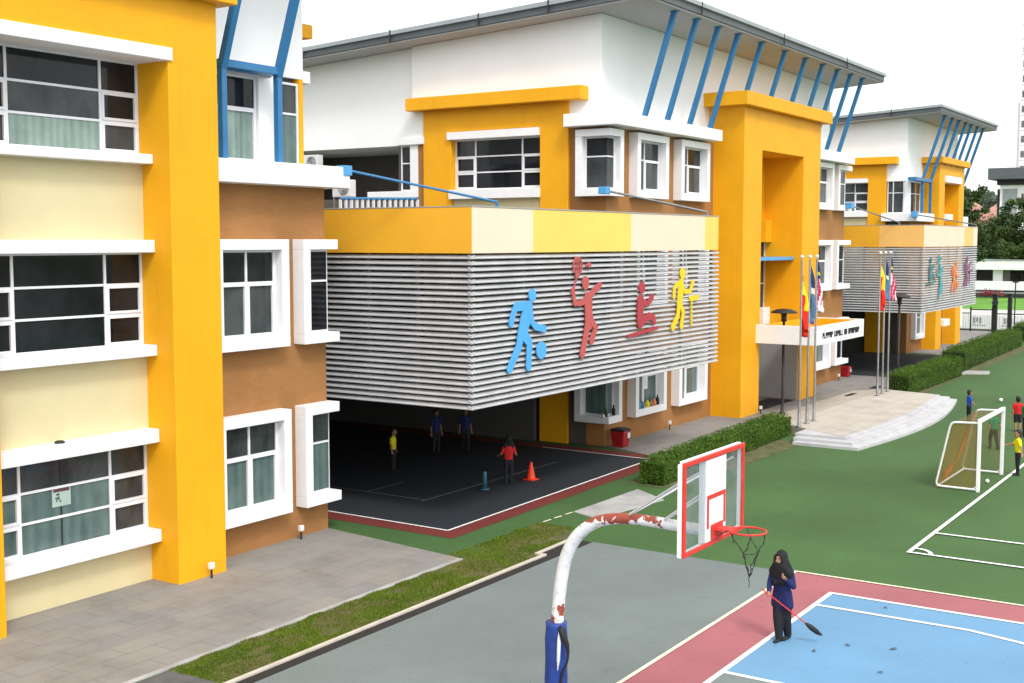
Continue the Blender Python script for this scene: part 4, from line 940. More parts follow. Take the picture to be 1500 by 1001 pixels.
# children on the turf
person('boy in blue shirt and dark trousers standing behind the goal near the steps', (50.87, 11.4, -.012), 1.2, (.6, -.8), ST, {1: ((.1, .05, -1), (.05, -.3, -1)), -1: ((-.35, -.2, -1), (.2, -.8, -.6))}, 'c_blue', 'c_trouser', headk=1.25, group='children on the turf')
person('boy in green shirt walking, seen through the open goal frame', (44.57, 9.14, -.012), 1.3, (.75, .65), WK, {1: ((.2, .2, -1), (.1, -.1, -1)), -1: ((-.3, .3, -1), (-.2, .1, -1))}, 'c_green', 'c_trouser', headk=1.22, group='children on the turf')
person('boy in red shirt and black shorts with bare calves', (49.1, 9.22, -.012), 1.28, (.9, .3), ST, HANG, 'c_red', 'c_trouser', headk=1.22, shorts=True, group='children on the turf')
person('boy in green shirt and long dark trousers close beside the boy in red', (47.82, 8.68, -.012), 1.38, (.8, -.5), ST, HANG, 'c_green', 'c_trouser', headk=1.2, group='children on the turf')
person('boy in yellow shirt with one hand on the goal post', (39.9, 7.45, -.012), 1.34, (-.25, .97), ST, {1: ((.5, .35, -1), (.4, .1, -1)), -1: ((-.15, -.75, -.75), (-.05, -1, -.15))}, 'c_yellow', 'c_trouser', headk=1.2, group='children on the turf', turn=.5)
# children in the shade of the annex
person('child in red shirt and dark headscarf standing beside the orange cone in the shade', (30.2, 19.89, .004), 1.34, (.7, .7), ST, {1: ((.4, 0, -1), (.2, -.9, -.4)), -1: ((-.4, 0, -1), (-.2, -.9, -.4))}, 'c_red', 'c_trouser', hair='scarf', headk=1.12, group='children in the shade')
person('child in yellow shirt in the shade at the back of the covered court', (29.85, 24.0, .004), 1.28, (.3, -.9), ST, HANG, 'c_yellow', 'c_trouser', headk=1.2, group='children in the shade')
person('person in dark blue clothes in the shade, left of the two standing together', (32.9, 24.6, .004), 1.5, (-.3, -.9), ST, HANG, 'c_navy', 'c_trouser', group='children in the shade', skin='skin_d')
person('person in dark blue clothes in the shade, right of the two standing together', (33.9, 24.1, .004), 1.45, (-.7, -.7), WK, HANG, 'c_navy', 'c_trouser', group='children in the shade', skin='skin_d')

# ------------------------------------------------------------------ basketball hoop
XH = 14.8
hp_ = thing('basketball_hoop', 'basketball hoop on a curved white post with peeling red paint, blue padding and torn net', 'basketball hoop', (XH, 8.95, 0))
path = [(8.95, -.02), (8.95, .8), (8.93, 1.35), (8.905, 1.8), (8.865, 2.26), (8.785, 2.68), (8.67, 2.93), (8.535, 3.10), (8.36, 3.24), (8.15, 3.335), (7.78, 3.40), (7.36, 3.40), (6.95, 3.385), (6.62, 3.38)]
# smooth the polyline
def chaikin(p, it=2):
    for _ in range(it):
        q = [p[0]]
        for a, b_ in zip(p, p[1:]): q += [tuple(a[i] * .75 + b_[i] * .25 for i in range(len(a))), tuple(a[i] * .25 + b_[i] * .75 for i in range(len(a)))]
        p = q + [p[-1]]
    return p
pp = chaikin([(XH, y, z) for y, z in path]); mb = MB(); mb.tube(pp, [.092 - .016 * min(1, max(0, (i / len(pp) - .45) / .3)) for i in range(len(pp))], 24); mb.build('post', M['pole_paint'], hp_)
mb = MB(); mb.lathe([(.15, -.01), (.165, .05), (.16, .6), (.168, .9), (.158, 1.2), (.166, 1.5), (.150, 1.68), (.155, 1.74), (.128, 1.75)], (XH, 8.925, 0), 26); pd = mb.build('post_padding', M['pad'], hp_)
_pts = chaikin([(XH - .10, 8.80, 1.73), (XH - .13, 8.74, 1.62), (XH - .10, 8.66, 1.42), (XH - .10, 8.68, 1.2), (XH - .12, 8.77, 1.05), (XH - .12, 8.79, .5)]); mb = MB(); mb.tube(_pts, ([.02, .022, .03, .045, .05, .05, .048, .045, .04, .03, .025] + [.018] * 40)[:len(_pts)], 8); mb.build('strap', M['black'], pd)
mb = MB(); mb.tube([(XH - .135, 8.80, 1.66), (XH - .148, 8.79, 1.5), (XH - .148, 8.80, 1.25), (XH - .135, 8.82, 1.08)], [.006, .03, .026, .005], 8); mb.build('tear', M['ac'], pd)
YB0 = 6.5
bx0, bx1, bz0, bz1 = 13.83, 15.76, 3.225, 4.435
bd = MB(); bd.box(bx0 + .07, bx1 - .07, YB0 - .010, YB0 + .010, bz0 + .06, bz1 - .06); bd = bd.build('backboard', M['acrylic'], hp_)
part('board_frame', M['red'], bd, [(bx0, bx1, YB0 - .025, YB0 + .012, bz1 - .06, bz1), (bx0, bx1, YB0 - .025, YB0 + .012, bz0, bz0 + .055), (bx0, bx0 + .06, YB0 - .024, YB0 + .011, bz0 + .055, bz1 - .06), (bx1 - .06, bx1, YB0 - .024, YB0 + .011, bz0 + .055, bz1 - .06)], .006)
part('board_edge', M['board'], bd, [(bx0 - .012, bx0 + .05, YB0 + .0125, YB0 + .07, bz0, bz1 - .02), (bx1 - .05, bx1 + .01, YB0 + .0125, YB0 + .07, bz0, bz1 - .02), (bx0 + .05, bx1 - .05, YB0 + .0125, YB0 + .07, bz1 - .06, bz1 + .012), (bx0 + .05, bx1 - .05, YB0 + .0125, YB0 + .07, bz0, bz0 + .05)], .006)
part('board_centre', M['board'], bd, [(14.50, 15.14, YB0 - .016, YB0 + .016, bz0 + .06, bz1 - .07), (14.44, 14.50, YB0 + .012, YB0 + .06, bz0 + .06, bz1 - .07)], .003)
part('target_square', M['red'], bd, [(14.53, 15.12, YB0 - .022, YB0 - .0155, 3.84, 3.90), (14.53, 14.59, YB0 - .0215, YB0 - .0155, 3.46, 3.84), (15.06, 15.12, YB0 - .0215, YB0 - .0155, 3.46, 3.84)], .002)
rm = MB(); cx, cy, cz = XH + .02, 6.03, 3.44
rm.tube([(cx + .235 * math.cos(2 * math.pi * k / 32), cy + .235 * math.sin(2 * math.pi * k / 32), cz) for k in range(33)], .014, 8, 0, False)
rm = rm.build('rim', M['red'], hp_)
mb = MB(); mb.box(cx - .17, cx + .17, YB0 - .045, YB0 - .026, 3.30, 3.50); mb.tube([(cx - .10, YB0 - .04, cz - .02), (cx - .09, cy + .21, cz)], .014, 8); mb.tube([(cx + .10, YB0 - .04, cz - .02), (cx + .09, cy + .21, cz)], .014, 8); mb.tube([(cx, YB0 - .04, cz - .12), (cx, cy + .235, cz)], .012, 8); mb.box(cx - .09, cx + .09, cy + .2, YB0 - .03, cz - .006, cz + .008)
mb.build('rim_bracket', M['red'], rm)
nt_ = MB(); rn = random.Random(5)
def chain(a, b_, n=7, r=.0065):
    pts = [Vector(a).lerp(Vector(b_), k / n) + Vector((rn.uniform(-.012, .012), rn.uniform(-.012, .012), -.02 * math.sin(math.pi * k / n))) for k in range(n + 1)]
    nt_.tube(pts, [r * (1.3 if k % 2 else .8) for k in range(n + 1)], 6)
K0 = Vector((cx + .0, cy - .03, 0))
A = [(cx + .20, cy + .10, cz), (cx + .06, cy - .225, cz), (cx - .12, cy + .2, cz), (cx - .19, cy - .12, cz)]
j1 = (K0.x + .06, K0.y - .09, 3.16); j2 = (K0.x - .06, K0.y + .06, 3.15); j3 = (K0.x + .0, K0.y, 2.84)
chain(A[0], j1); chain(A[1], j1); chain(A[2], j2); chain(A[3], j2); chain(j1, (K0.x + .04, K0.y, 2.98)); chain(j2, (K0.x - .03, K0.y, 2.92)); chain((K0.x + .04, K0.y, 2.98), j3, 5); chain((K0.x - .03, K0.y, 2.92), j3, 4); chain(j1, j3, 8); chain(j2, j3, 8); chain(j3, (K0.x, K0.y, 2.70), 5, .005); chain(j2, j1, 5)
chain((cx - .2, cy + .12, cz), (cx - .2, cy + .12, 3.30), 4, .005)
nt_.build('torn_net', M['net'], rm)
for a, b_ in (((XH - .05, 7.73, 3.46), (14.0, 6.58, 4.18)), ((XH + .05, 7.73, 3.46), (15.6, 6.58, 4.25)), ((XH - .05, 7.2, 3.46), (14.47, 6.58, 3.9)), ((XH + .05, 7.2, 3.46), (15.1, 6.58, 3.9)), ((XH, 7.75, 3.46), (14.47, 6.58, 4.2))):
    mb = MB(); mb.tube([a, b_], .016, 8); mb.build('brace', M['ac'], hp_)
mb = MB(); mb.lathe([(.16, -.03), (.16, .03), (.10, .04)], (XH, 7.74, 3.47), 12); 

# ------------------------------------------------------------------ goal
gx0, gx1, gy = 36.55, 39.72, 7.88
gl = thing('football_goal', 'small white football goal with olive net bunched orange at the back', 'goal', ((gx0 + gx1) / 2, gy, 0))
mb = MB(); q = .05
mb.box(gx0 - q, gx0 + q, gy - q, gy + q, -.01, 2.0); mb.build('post', M['board'], gl, .01); mb = MB(); mb.box(gx1 - q, gx1 + q, gy - q, gy + q, -.01, 2.0); mb.build('post', M['board'], gl, .01)
mb = MB(); mb.box(gx0 - q - .002, gx1 + q + .002, gy - q - .002, gy + q + .002, 2.0, 2.1); mb.build('crossbar', M['board'], gl, .01)
def rounded(pts, rad=.14):
    out = [Vector(pts[0])]
    for a, b_, c in zip(pts, pts[1:], pts[2:]):
        a, b_, c = Vector(a), Vector(b_), Vector(c); u = (a - b_).normalized(); v = (c - b_).normalized()
        p, r = b_ + u * rad, b_ + v * rad; out += [p.lerp(b_, .0), (p * .56 + r * .0 + b_ * .44).lerp(r, .12), (p + r) * .25 + b_ * .5, (r * .56 + b_ * .44).lerp(p, .12), r]
    return out + [Vector(pts[-1])]
for x in (gx0, gx1):
    mb = MB(); mb.tube(rounded([(x, gy, 1.99), (x + .02, gy + .80, 1.96), (x + .04, gy + 1.2, .05), (x + .01, gy, .05)]), .032, 10); mb.tube([(x + .01, gy + .02, .16), (x + .02, gy + .16, .05)], .022, 8); mb.build('side_frame', M['board'], gl)
mb = MB(); mb.tube([(gx0 + .04, gy + 1.14, .05), (gx1 + .04, gy + 1.14, .05)], .03, 10); mb.build('ground_bar', M['board'], gl)
mb = MB(); gg = 14
top = lambda u: Vector((gx0 + (gx1 - gx0) * u, gy + .76 - .0, 1.96 - .10 * math.sin(math.pi * u)))
bot = lambda u: Vector((gx0 + (gx1 - gx0) * u, gy + 1.15, .06))
P = [[top(i / gg).lerp(bot(i / gg), j / gg) + Vector((0, .10 * math.sin(math.pi * j / gg) * math.sin(math.pi * i / gg), 0)) for i in range(gg + 1)] for j in range(gg + 1)]
vs = [p for r_ in P for p in r_]; mb.add(vs, [(j * (gg + 1) + i, j * (gg + 1) + i + 1, (j + 1) * (gg + 1) + i + 1, (j + 1) * (gg + 1) + i) for j in range(gg) for i in range(gg)], 0, True)
for x in (gx0, gx1): mb.add([(x, gy, 1.98), (x + .02, gy + .78, 1.94), (x + .04, gy + 1.18, .06), (x, gy, .06)], [(0, 1, 2, 3)], 1 if x == gx0 else 2)
mb.add([(gx0, gy, 2.0), (gx1, gy, 2.0), (gx1, gy + .78, 1.93), (gx0, gy + .78, 1.93)], [(0, 1, 2, 3)], 2)
# bunched orange band along the far side and the bottom of the net
bnd = [Vector((gx1 - .55, gy + .70, 1.95)), Vector((gx1 - .45, gy + .95, 1.3)), Vector((gx1 - .9, gy + 1.05, .6)), Vector((gx0 + 1.5, gy + 1.12, .28)), Vector((gx0 + .15, gy + 1.16, .10))]
bnd = [Vector(p) for p in chaikin([tuple(p) for p in bnd])]
for i in range(len(bnd) - 1):
    wv = lambda t: .34 + .40 * t
    a, b_ = bnd[i], bnd[i + 1]; t0, t1 = i / len(bnd), (i + 1) / len(bnd); n1 = Vector((.8, -.05, .35))
    mb.add([a - n1 * wv(t0), a + n1 * wv(t0), b_ + n1 * wv(t1), b_ - n1 * wv(t1)], [(0, 1, 2, 3)], 3, True)
mb.build('goal_net', [M['net_olive'], M['net_olive'], M['net_thin'], M['net_orange']], gl)
for lab, p, r in (('small white ball lying on the turf inside the goal mouth', (38.1, 7.95, .05), .062), ('small white ball lying on the open turf beyond the goal', (58.0, 11.63, .07), .085)):
    mb = MB(); mb.ball(p, r, 16, 12); tag(mb.build('ball', M['board']), lab, 'ball', 'white balls on the turf')

# ------------------------------------------------------------------ cones, bins, spotlights, sill things
cn = thing('traffic_cone', 'bright orange traffic cone on the dark shaded court', 'traffic cone', (31.0, 19.6, .004))
mb = MB(); mb.lathe([(.155, .03), (.13, .06), (.035, .54), (.028, .55), (.0, .55)], (31.0, 19.6, .004), 20); mb.build('cone_body', M['cone'], cn)
part('base', M['cone'], cn, [(30.82, 31.18, 19.42, 19.78, .004, .034)], .012)
tc = thing('marker_post', 'short teal marker post standing on the dark shaded court', 'marker post', (29.03, 19.95, .004))
mb = MB(); mb.lathe([(.07, .03), (.062, .50), (.05, .53), (.0, .53)], (29.03, 19.95, .004), 16); mb.build('post', M['teal'], tc); mb = MB(); mb.lathe([(.15, 0), (.14, .03), (.07, .04)], (29.03, 19.95, .004), 20); mb.build('base', M['teal'], tc)
def bin_(label, x, y, w=.27, h=.66):
    t = thing('litter_bin', label, 'bin', (x, y, .02), 'red litter bins')
    mb = MB(); f = lambda s, z: [(x - w * s, y - w * s, z), (x + w * s, y - w * s, z), (x + w * s, y + w * s, z), (x - w * s, y + w * s, z)]
    mb.add(f(.78, .02) + f(1, h * .88), [(0, 3, 2, 1), (4, 5, 6, 7), (0, 1, 5, 4), (1, 2, 6, 5), (2, 3, 7, 6), (3, 0, 4, 7)]); mb.build('bin_body', M['redpl'], t, .025)
    mb = MB(); mb.box(x - w * 1.06, x + w * 1.06, y - w * 1.06, y + w * 1.06, h * .88, h * .95); mb.box(x - w * .9, x + w * .9, y - w * .9, y + w * .9, h * .95, h * 1.02); mb.build('lid', M['dark'] if h > .6 else M['redpl'], t, .02)
    part('paper_label', M['paper'], t, [(x + w * .1, x + w * .75, y - w * .99 - .012, y - w * .96, h * .5, h * .78)], 0)
    return t
bin_('red litter bin with dark lid at the shaded corner of the brown wall', 37.75, 20.16); bin_('plain red litter bin at the far corner of the middle school block', 64.0, 20.7, .25, .56)
def spot(label, x, y, z0=.02):
    t = thing('ground_spotlight', label, 'spotlight', (x, y, z0), 'small spotlights along the walls')
    mb = MB(); mb.tube([(x, y, z0), (x, y, z0 + .2)], .022, 8); mb.build('stem', M['dark'], t)
    mb = MB(); mb.box(x - .065, x + .065, y - .05, y + .05, z0 + .2, z0 + .34); mb.build('lamp_head', M['ac'], t, .02); return t
spot('small white spotlight in front of the nearest yellow column', 18.0, 19.45, .025); spot('small white spotlight at the foot of the near brown wall', 21.6, 20.22, .025)
spot('small white spotlight at the foot of the brown wall left of the tower', 42.2, 20.42); spot('small white spotlight beside the red litter bin with dark lid', 38.75, 20.45, .02); spot('small white spotlight at the foot of the wall near the plain red bin', 62.0, 20.4)
spot('small white spotlight in front of the tower column', 48.1, 19.1)
def bottle(label, x, mat, h, r, y=20.44, z=1.10):
    mb = MB(); mb.lathe([(r, 0), (r, h * .6), (r * .45, h * .78), (r * .45, h), (r * .2, h)], (x, y, z), 12); t = mb.build('bottle', M[mat]); tag(t, label, 'bottle', 'things on the low window sills')
for lab, x, mat, h, r in (('blue bottle on the sill of the window with the paper notice', 39.7, 's_teal', .30, .075), ('pale blue bottle beside the yellow one on the notice window sill', 39.95, 'f_blue', .24, .07), ('yellow bottle on the notice window sill', 40.35, 's_yel', .26, .085),
    ('grey bottle right of the yellow one on the notice window sill', 40.62, 'steel', .24, .07), ('orange brown bottle on the notice window sill', 40.9, 's_org', .25, .085), ('tall black bottle at the right end of the notice window sill', 41.18, 'black', .36, .07)): bottle(lab, x, mat, h, r)
for lab, x, mat, h in (('dark green bottle on the sill of the half hidden corner window', 37.2, 'leaf_a', .3), ('slim dark bottle at the right end of the corner window sill', 37.75, 'black', .36), ('white cup on the sill of the corner window', 37.0, 'ac', .14), ('dark bottle at the left end of the sill next to the tower', 43.35, 'steel', .3)): bottle(lab, x, mat, h, .06)
w = sillwin[1 - 1]
mb = MB(); mb.box(40.25, 40.62, 20.575, 20.585, 1.75, 2.25, 0)
for k_ in range(4): mb.box(40.32, 40.55 - .05 * (k_ % 2), 20.572, 20.5755, 1.90 + .06 * k_, 1.91 + .06 * k_, 1)
mb.build('notice', [M['paper'], M['steel']], w, 0, 'white paper notice on the pane')
for i, (x, y) in enumerate([(20.53, 7.09), (21.16, 6.69), (21.41, 5.95), (23.8, 6.79), (20.1, 5.8)]):
    mb = MB(); a = i * 1.3; c, s_ = math.cos(a), math.sin(a); L = .05 + .04 * (i == 2); Wd = .03
    pts = [(-L, 0, .02), (-L * .3, -Wd, .035), (L * .6, -Wd * .8, .02), (L, 0, .04), (L * .6, Wd * .8, .02), (-L * .3, Wd, .03)]
    mb.add([(x + c * p - s_ * q_, y + s_ * p + c * q_, z) for p, q_, z in pts], [tuple(range(6))]); o = mb.build('fallen_leaf', M['asphalt'])
    tag(o, ['dry leaf on the blue court close to the woman, nearest to the line', 'dry leaf on the blue court near the broom, second smallest', 'largest dry leaf in the middle of the blue court', 'dry leaf beside the curved line on the blue court', 'dry leaf at the lower edge of the blue court'][i], 'leaf', 'dry leaves on the blue court')
mb = MB(); mb.box(14.0, 14.45, 15.3, 15.6, -.02, .012); tag(mb.build('manhole_cover', M['dark'], None, .01), 'small dark cover set in the grass strip', 'drain cover')

# ------------------------------------------------------------------ lamps and flags
def lamp(label, x, y, h):
    t = thing('lamp_post', label, 'lamp post', (x, y, .02), 'dark lamp posts')
    mb = MB(); mb.lathe([(.13, 0), (.13, .06), (.075, .1), (.06, .5), (.055, h - .5)], (x, y, .02), 14); mb.build('post', M['dark'], t)
    mb = MB(); mb.lathe([(.07, h - .5), (.12, h - .46), (.12, h - .40), (.10, h - .36), (.12, h - .2), (.13, h - .14)], (x, y, .02), 14); mb.build('lantern', M['black'], t)
    mb = MB(); mb.lathe([(.56, h - .13), (.50, h - .06), (.30, h + .02), (.05, h + .05), (0, h + .05)], (x, y, .02), 22); mb.build('lamp_shade', M['dark'], t)
lamp('dark lamp post with a flat shade standing in front of the yellow tower', 48.6, 18.35, 4.35); lamp('dark lamp post behind the second set of flagpoles', 62.4, 17.5, 4.5)
def flag(name_label, x, y, z1, L, kind, group, dirx=.85, ph=0):
    mb = MB(); nu, nv = 16, 30; vs = []
    for j in range(nv + 1):
        v = j / nv
        wd = .07 + .25 * min(1, v * 1.9) - .08 * max(0, v - .75)
        for i in range(nu + 1):
            u = i / nu; wob = .07 * math.sin(u * 9 + v * 5 + ph) * (.4 + v) + .03 * math.sin(v * 13 + ph)
            vs.append((x + .03 + u * wd * dirx + .03 * math.sin(v * 7 + ph), y - u * wd * .45 + wob, z1 - v * L - .30 * u * (1 - u * .3) * (1 if v < .9 else .4)))
    fs = []; ms = []
    for j in range(nv):
        for i in range(nu):
            v = (j + .5) / nv; u = (i + .5) / nu
            if kind == 'stripes': m = (0 if v < .36 - .10 * u else 2 if (int(u * 6.2 + v * 4.2) % 2) else 1); m = 3 if (m == 0 and abs(v - .2) < .04 and .3 < u < .7) else m
            elif kind == 'quarter': m = 0 if (v < .10) else 1 if (v < .52 - .2 * (u < .3)) or (u > .75 and v > .8) else 0
            else: m = 0 if v < .36 else 2 if (.36 < v < .46 and .3 < u < .8) else 1
            fs.append((j * (nu + 1) + i, j * (nu + 1) + i + 1, (j + 1) * (nu + 1) + i + 1, (j + 1) * (nu + 1) + i)); ms.append(m)
    k = len(mb.v); mb.v = vs; mb.f = fs; mb.m = ms; mb.sm = [True] * len(fs)
    mats = {'stripes': ['f_navy', 'f_crim', 'f_white', 'f_yel'], 'quarter': ['f_red', 'f_yel'], 'blue': ['f_navy', 'f_blue', 'f_white']}[kind]
    o = mb.build('flag', [M[m] for m in mats]); s = o.modifiers.new('s', 'SOLIDIFY'); s.thickness = .006
    tag(o, name_label, 'flag', group); return o
def flagpole(label, x, y, z0, ztop):
    t = thing('flagpole', label, 'flagpole', (x, y, z0), 'steel flagpoles')
    mb = MB(); mb.lathe([(.11, 0), (.11, .03), (.06, .05), (.055, .9), (.042, 1.0), (.036, ztop - z0 - .1)], (x, y, z0), 12); mb.build('pole', M['steel'], t)
    mb = MB(); mb.ball((x, y, ztop), .075, 12, 8); mb.build('finial', M['ac'], t)
sets = [((43.85, 15.9), (44.68, 15.89), (45.5, 15.91)), ((54.55, 16.18), (55.42, 16.22), (56.3, 16.24))]
nm = ['near', 'far']
for si, ps in enumerate(sets):
    for pi, (x, y) in enumerate(ps):
        tp = (6.62, 6.68)[si]
        flagpole('steel flagpole carrying the limp %s flag in the %s set of three' % (('red and yellow', 'blue', 'striped')[pi], nm[si]), x, y, .30, tp)
        kd = ('quarter', 'blue', 'stripes')[pi]; z1 = ((6.05, 6.45, 6.5), (6.4, 6.5, 6.5))[si][pi]; L = ((2.35, 2.3, 1.95), (2.25, 1.9, 1.95))[si][pi]
        flag('limp %s flag hanging from the %s set of flagpoles' % (('red and yellow', 'dark blue', 'red and white striped')[pi], nm[si]), x, y, z1, L, kd, 'school flags', .8, pi * 1.7 + si)

# ------------------------------------------------------------------ hedges and trees
def leaf(mb, p, s, mi=0, r=rng, up=.4):
    n = Vector((r.uniform(-1, 1), r.uniform(-1, 1), r.uniform(-1, 1) + up))
    if n.length < .1: n = Vector((0, 0, 1))
    n.normalize(); a = n.orthogonal().normalized(); a = Matrix.Rotation(r.uniform(0, 6.28), 3, n) @ a; b_ = n.cross(a)
    s *= r.uniform(.7, 1.3)
    mb.add([p - a * s, p - b_ * s * .45, p + a * s, p + b_ * s * .45], [(0, 1, 2, 3)], mi)
def hedge(label, a, b_, w, h, n, seed, step=0):
    r = random.Random(seed); a = Vector((*a, 0)); b_ = Vector((*b_, 0)); d = (b_ - a); L = d.length; d.normalize(); s = Vector((-d.y, d.x, 0))
    t = thing('hedge', label, 'hedge', tuple(a.lerp(b_, .5)), 'clipped hedges beside the turf')
    hh = lambda u, v: h * (.93 + .12 * mn.noise(Vector((u * 1.1 + seed, v, 0)))) * (1 + .0 * u)
    ww = lambda u: w * (1 + .10 * mn.noise(Vector((u * .9, seed, 3))))
    mb = MB()
    for _ in range(n):
        u = r.uniform(0, L); v = r.uniform(-1, 1); k = r.random(); H_ = hh(u, v)
        endf = min(1, (u / .25) ** .5, ((L - u) / .25) ** .5)
        if k < .45: z = H_ * (1 - .10 * abs(v) ** 4) - abs(r.gauss(0, .035)); q = v * ww(u) * .98
        elif k < .93: z = r.uniform(.04, 1) * H_; q = math.copysign(ww(u) * (1 - abs(r.gauss(0, .07))) * (.94 + .06 * math.sin(z / H_ * 3)), v)
        else: z = r.uniform(.04, 1) * H_; q = v * ww(u); u = r.choice((abs(r.gauss(0, .06)), L - abs(r.gauss(0, .06))))
        bulge = .05 * mn.noise(Vector((u * 2.3, q * 2.3, z * 2.6 + seed)))
        p = a + d * u + s * (q * (1 + bulge) * (.85 + .15 * endf)) + Vector((0, 0, z * (1 + bulge)))
        leaf(mb, p, .031, 0, r)
    for _ in range(n // 60):
        u = r.uniform(0, L); v = r.uniform(-.9, .9); p = a + d * u + s * v * w + Vector((0, 0, h * 1.0))
        for q in range(6): leaf(mb, p + Vector((r.gauss(0, .04), r.gauss(0, .04), r.uniform(0, .10))), .031, 0, r, .1)
    mb.build('foliage', M['hedge'], t)
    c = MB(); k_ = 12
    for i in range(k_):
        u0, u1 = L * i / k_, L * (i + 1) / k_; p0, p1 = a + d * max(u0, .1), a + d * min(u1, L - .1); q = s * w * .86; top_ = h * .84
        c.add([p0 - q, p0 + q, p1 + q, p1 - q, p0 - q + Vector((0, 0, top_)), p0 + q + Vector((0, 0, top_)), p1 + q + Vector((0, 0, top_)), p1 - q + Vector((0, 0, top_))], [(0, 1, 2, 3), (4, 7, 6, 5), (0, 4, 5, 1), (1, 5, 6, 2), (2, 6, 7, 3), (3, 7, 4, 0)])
    c.build('dark_core', M['hedge_core'], t); return t  # solid dark box standing in for the shade inside the hedge
hedge('long clipped hedge along the turf behind the basketball backboard', (32.3, 16.2), (43.6, 16.52), .42, .73, 60000, 1)
hedge('short clipped hedge right behind the second set of flagpoles', (57.8, 16.2), (68.2, 16.2), .58, 1.0, 34000, 2)
hedge('clipped hedge beyond the pale step slab towards the gate', (70.6, 16.75), (89.5, 17.35), .70, 1.15, 42000, 3)
hedge('end piece of hedge at the right edge of the picture near the gate', (94.0, 17.6), (99, 17.8), .70, 1.2, 11000, 4)
sheet('soil_under_hedge', [(32.1, 15.75), (36, 15.2), (42.3, 15.0), (42.3, 16.9), (32.2, 16.9)], -.004, M['soil']); sheet('soil_under_hedge', [(57.4, 15.3), (90, 15.9), (90, 18.2), (57.4, 17.3)], -.005, M['soil'])
def tree(label, base, trunk_h, blobs, n, ls, mats, seed, group='trees beyond the fence', tr=.3):
    r = random.Random(seed); t = thing('tree', label, 'tree', base, group); bx_ = Vector(base)
    tb = MB(); tb.tube([bx_ + Vector((0, 0, -.1)), bx_ + Vector((.1, 0, trunk_h * .5)), bx_ + Vector((.0, .1, trunk_h))], [tr * 1.3, tr, tr * .75], 10)
    for c, rad in blobs: tb.tube([bx_ + Vector((0, .05, trunk_h * .85)), bx_ + Vector((c[0] * .5, c[1] * .5, (trunk_h + c[2]) * .5)), bx_ + Vector(c)], [tr * .5, tr * .32, tr * .1], 7)
    tb.build('trunk', M['trunk'], t)
    cl = []
    for c, rad in blobs:
        for _ in range(max(5, int(16 * rad[0] * rad[2] / 6))):
            while 1:
                q = Vector((r.uniform(-1, 1), r.uniform(-1, 1), r.uniform(-1, 1)))
                if .35 < q.length < 1: break
            cl.append((bx_ + Vector((c[0] + q.x * rad[0], c[1] + q.y * rad[1], c[2] + q.z * rad[2])), r.uniform(.5, 1.0) * min(rad) * .42, r.random()))
    mb = MB(); per = n // len(cl)
    for c, rd, k in cl:
        mi = 0 if k < .6 else 1
        for _ in range(per):
            q = Vector((r.gauss(0, .5), r.gauss(0, .5), r.gauss(0, .38))) * rd; leaf(mb, c + q, ls, mi, r)
    mb.build('crown', [M[m] for m in mats], t); return t
def at(px, X): 
    # direction table of the street beyond the fence
    return X * (.2327 + (px - 1410) * (.1875 - .2327) / 90)
tree('broad dark tree beyond the walkway at the right edge', (176, at(1478, 176), 0), 4, [((0, 0, 8), (4.5, 4, 3)), ((-2, -3.2, 9.2), (3.5, 3, 2.6)), ((1, 2.8, 7.6), (3.5, 3, 2.6)), ((0, -1, 11), (3, 3, 2)), ((0, -5, 7.5), (3, 3, 3))], 15000, .24, ('leaf_a', 'leaf_b'), 21, tr=.35)
tree('rounded olive green tree beside the end of the far annex', (172, at(1446, 172), 0), 4, [((0, 0, 6), (3.2, 3, 2.4)), ((0, -2, 7.6), (3, 2.6, 1.7)), ((0, 2.2, 5.6), (2.8, 2.6, 2.2))], 10000, .23, ('leaf_b', 'leaf_a'), 22, tr=.3)
tree('tall narrow dark tree behind the corner of the farthest block', (150, at(1415, 150), 0), 4, [((0, 0, 8), (2.4, 2.2, 4)), ((0, -.6, 11.6), (1.8, 1.6, 2.3)), ((0, 1.2, 9.5), (1.8, 1.8, 2.6)), ((0, -1.5, 6), (2, 2, 2))], 10000, .22, ('leaf_a', 'leaf_a'), 23, tr=.3)
tree('low bushy tree in front of the red roofed house', (182, at(1430, 182), 0), 3, [((0, 0, 6), (3, 3, 2.4)), ((0, -2.5, 5.5), (2.5, 2.5, 2.2)), ((0, 2, 6.4), (2.4, 2.4, 2))], 8000, .24, ('leaf_b', 'leaf_a'), 24, tr=.28)
tree('pale green tree at the far right beyond the walkway', (168, at(1499, 168), 0), 4, [((0, 0, 6), (2.6, 2.6, 2.2)), ((0, 1.5, 5), (2.2, 2.2, 1.8))], 6000, .22, ('leaf_b', 'leaf_b'), 25, tr=.25)
tree('dark tree low behind the walkway roof, right of the far annex', (186, at(1460, 186), 0), 3, [((0, 0, 5), (3.4, 4, 2.2)), ((0, 3.5, 5), (3, 3, 2.2)), ((0, -4, 5.5), (3, 3.6, 2.4))], 9000, .25, ('leaf_a', 'leaf_a'), 26, tr=.28)
fw = MB(); r_ = random.Random(9)
for _ in range(9000):
    x = 430 + r_.uniform(-12, 12); px = r_.uniform(1396, 1512); hgt = 23.5 + 3.5 * mn.noise(Vector((px * .06, 0, 0))) + 1.5 * mn.noise(Vector((px * .2, 3, 0))) - max(0, px - 1462) * .09
    leaf(fw, Vector((x, at(px, x), hgt * r_.uniform(.35, 1))), .75, 0, r_)
tag(fw.build('distant_wood', M['leaf_c']), 'hazy grey green wood far behind the red roofed house', 'wood', kind='stuff')

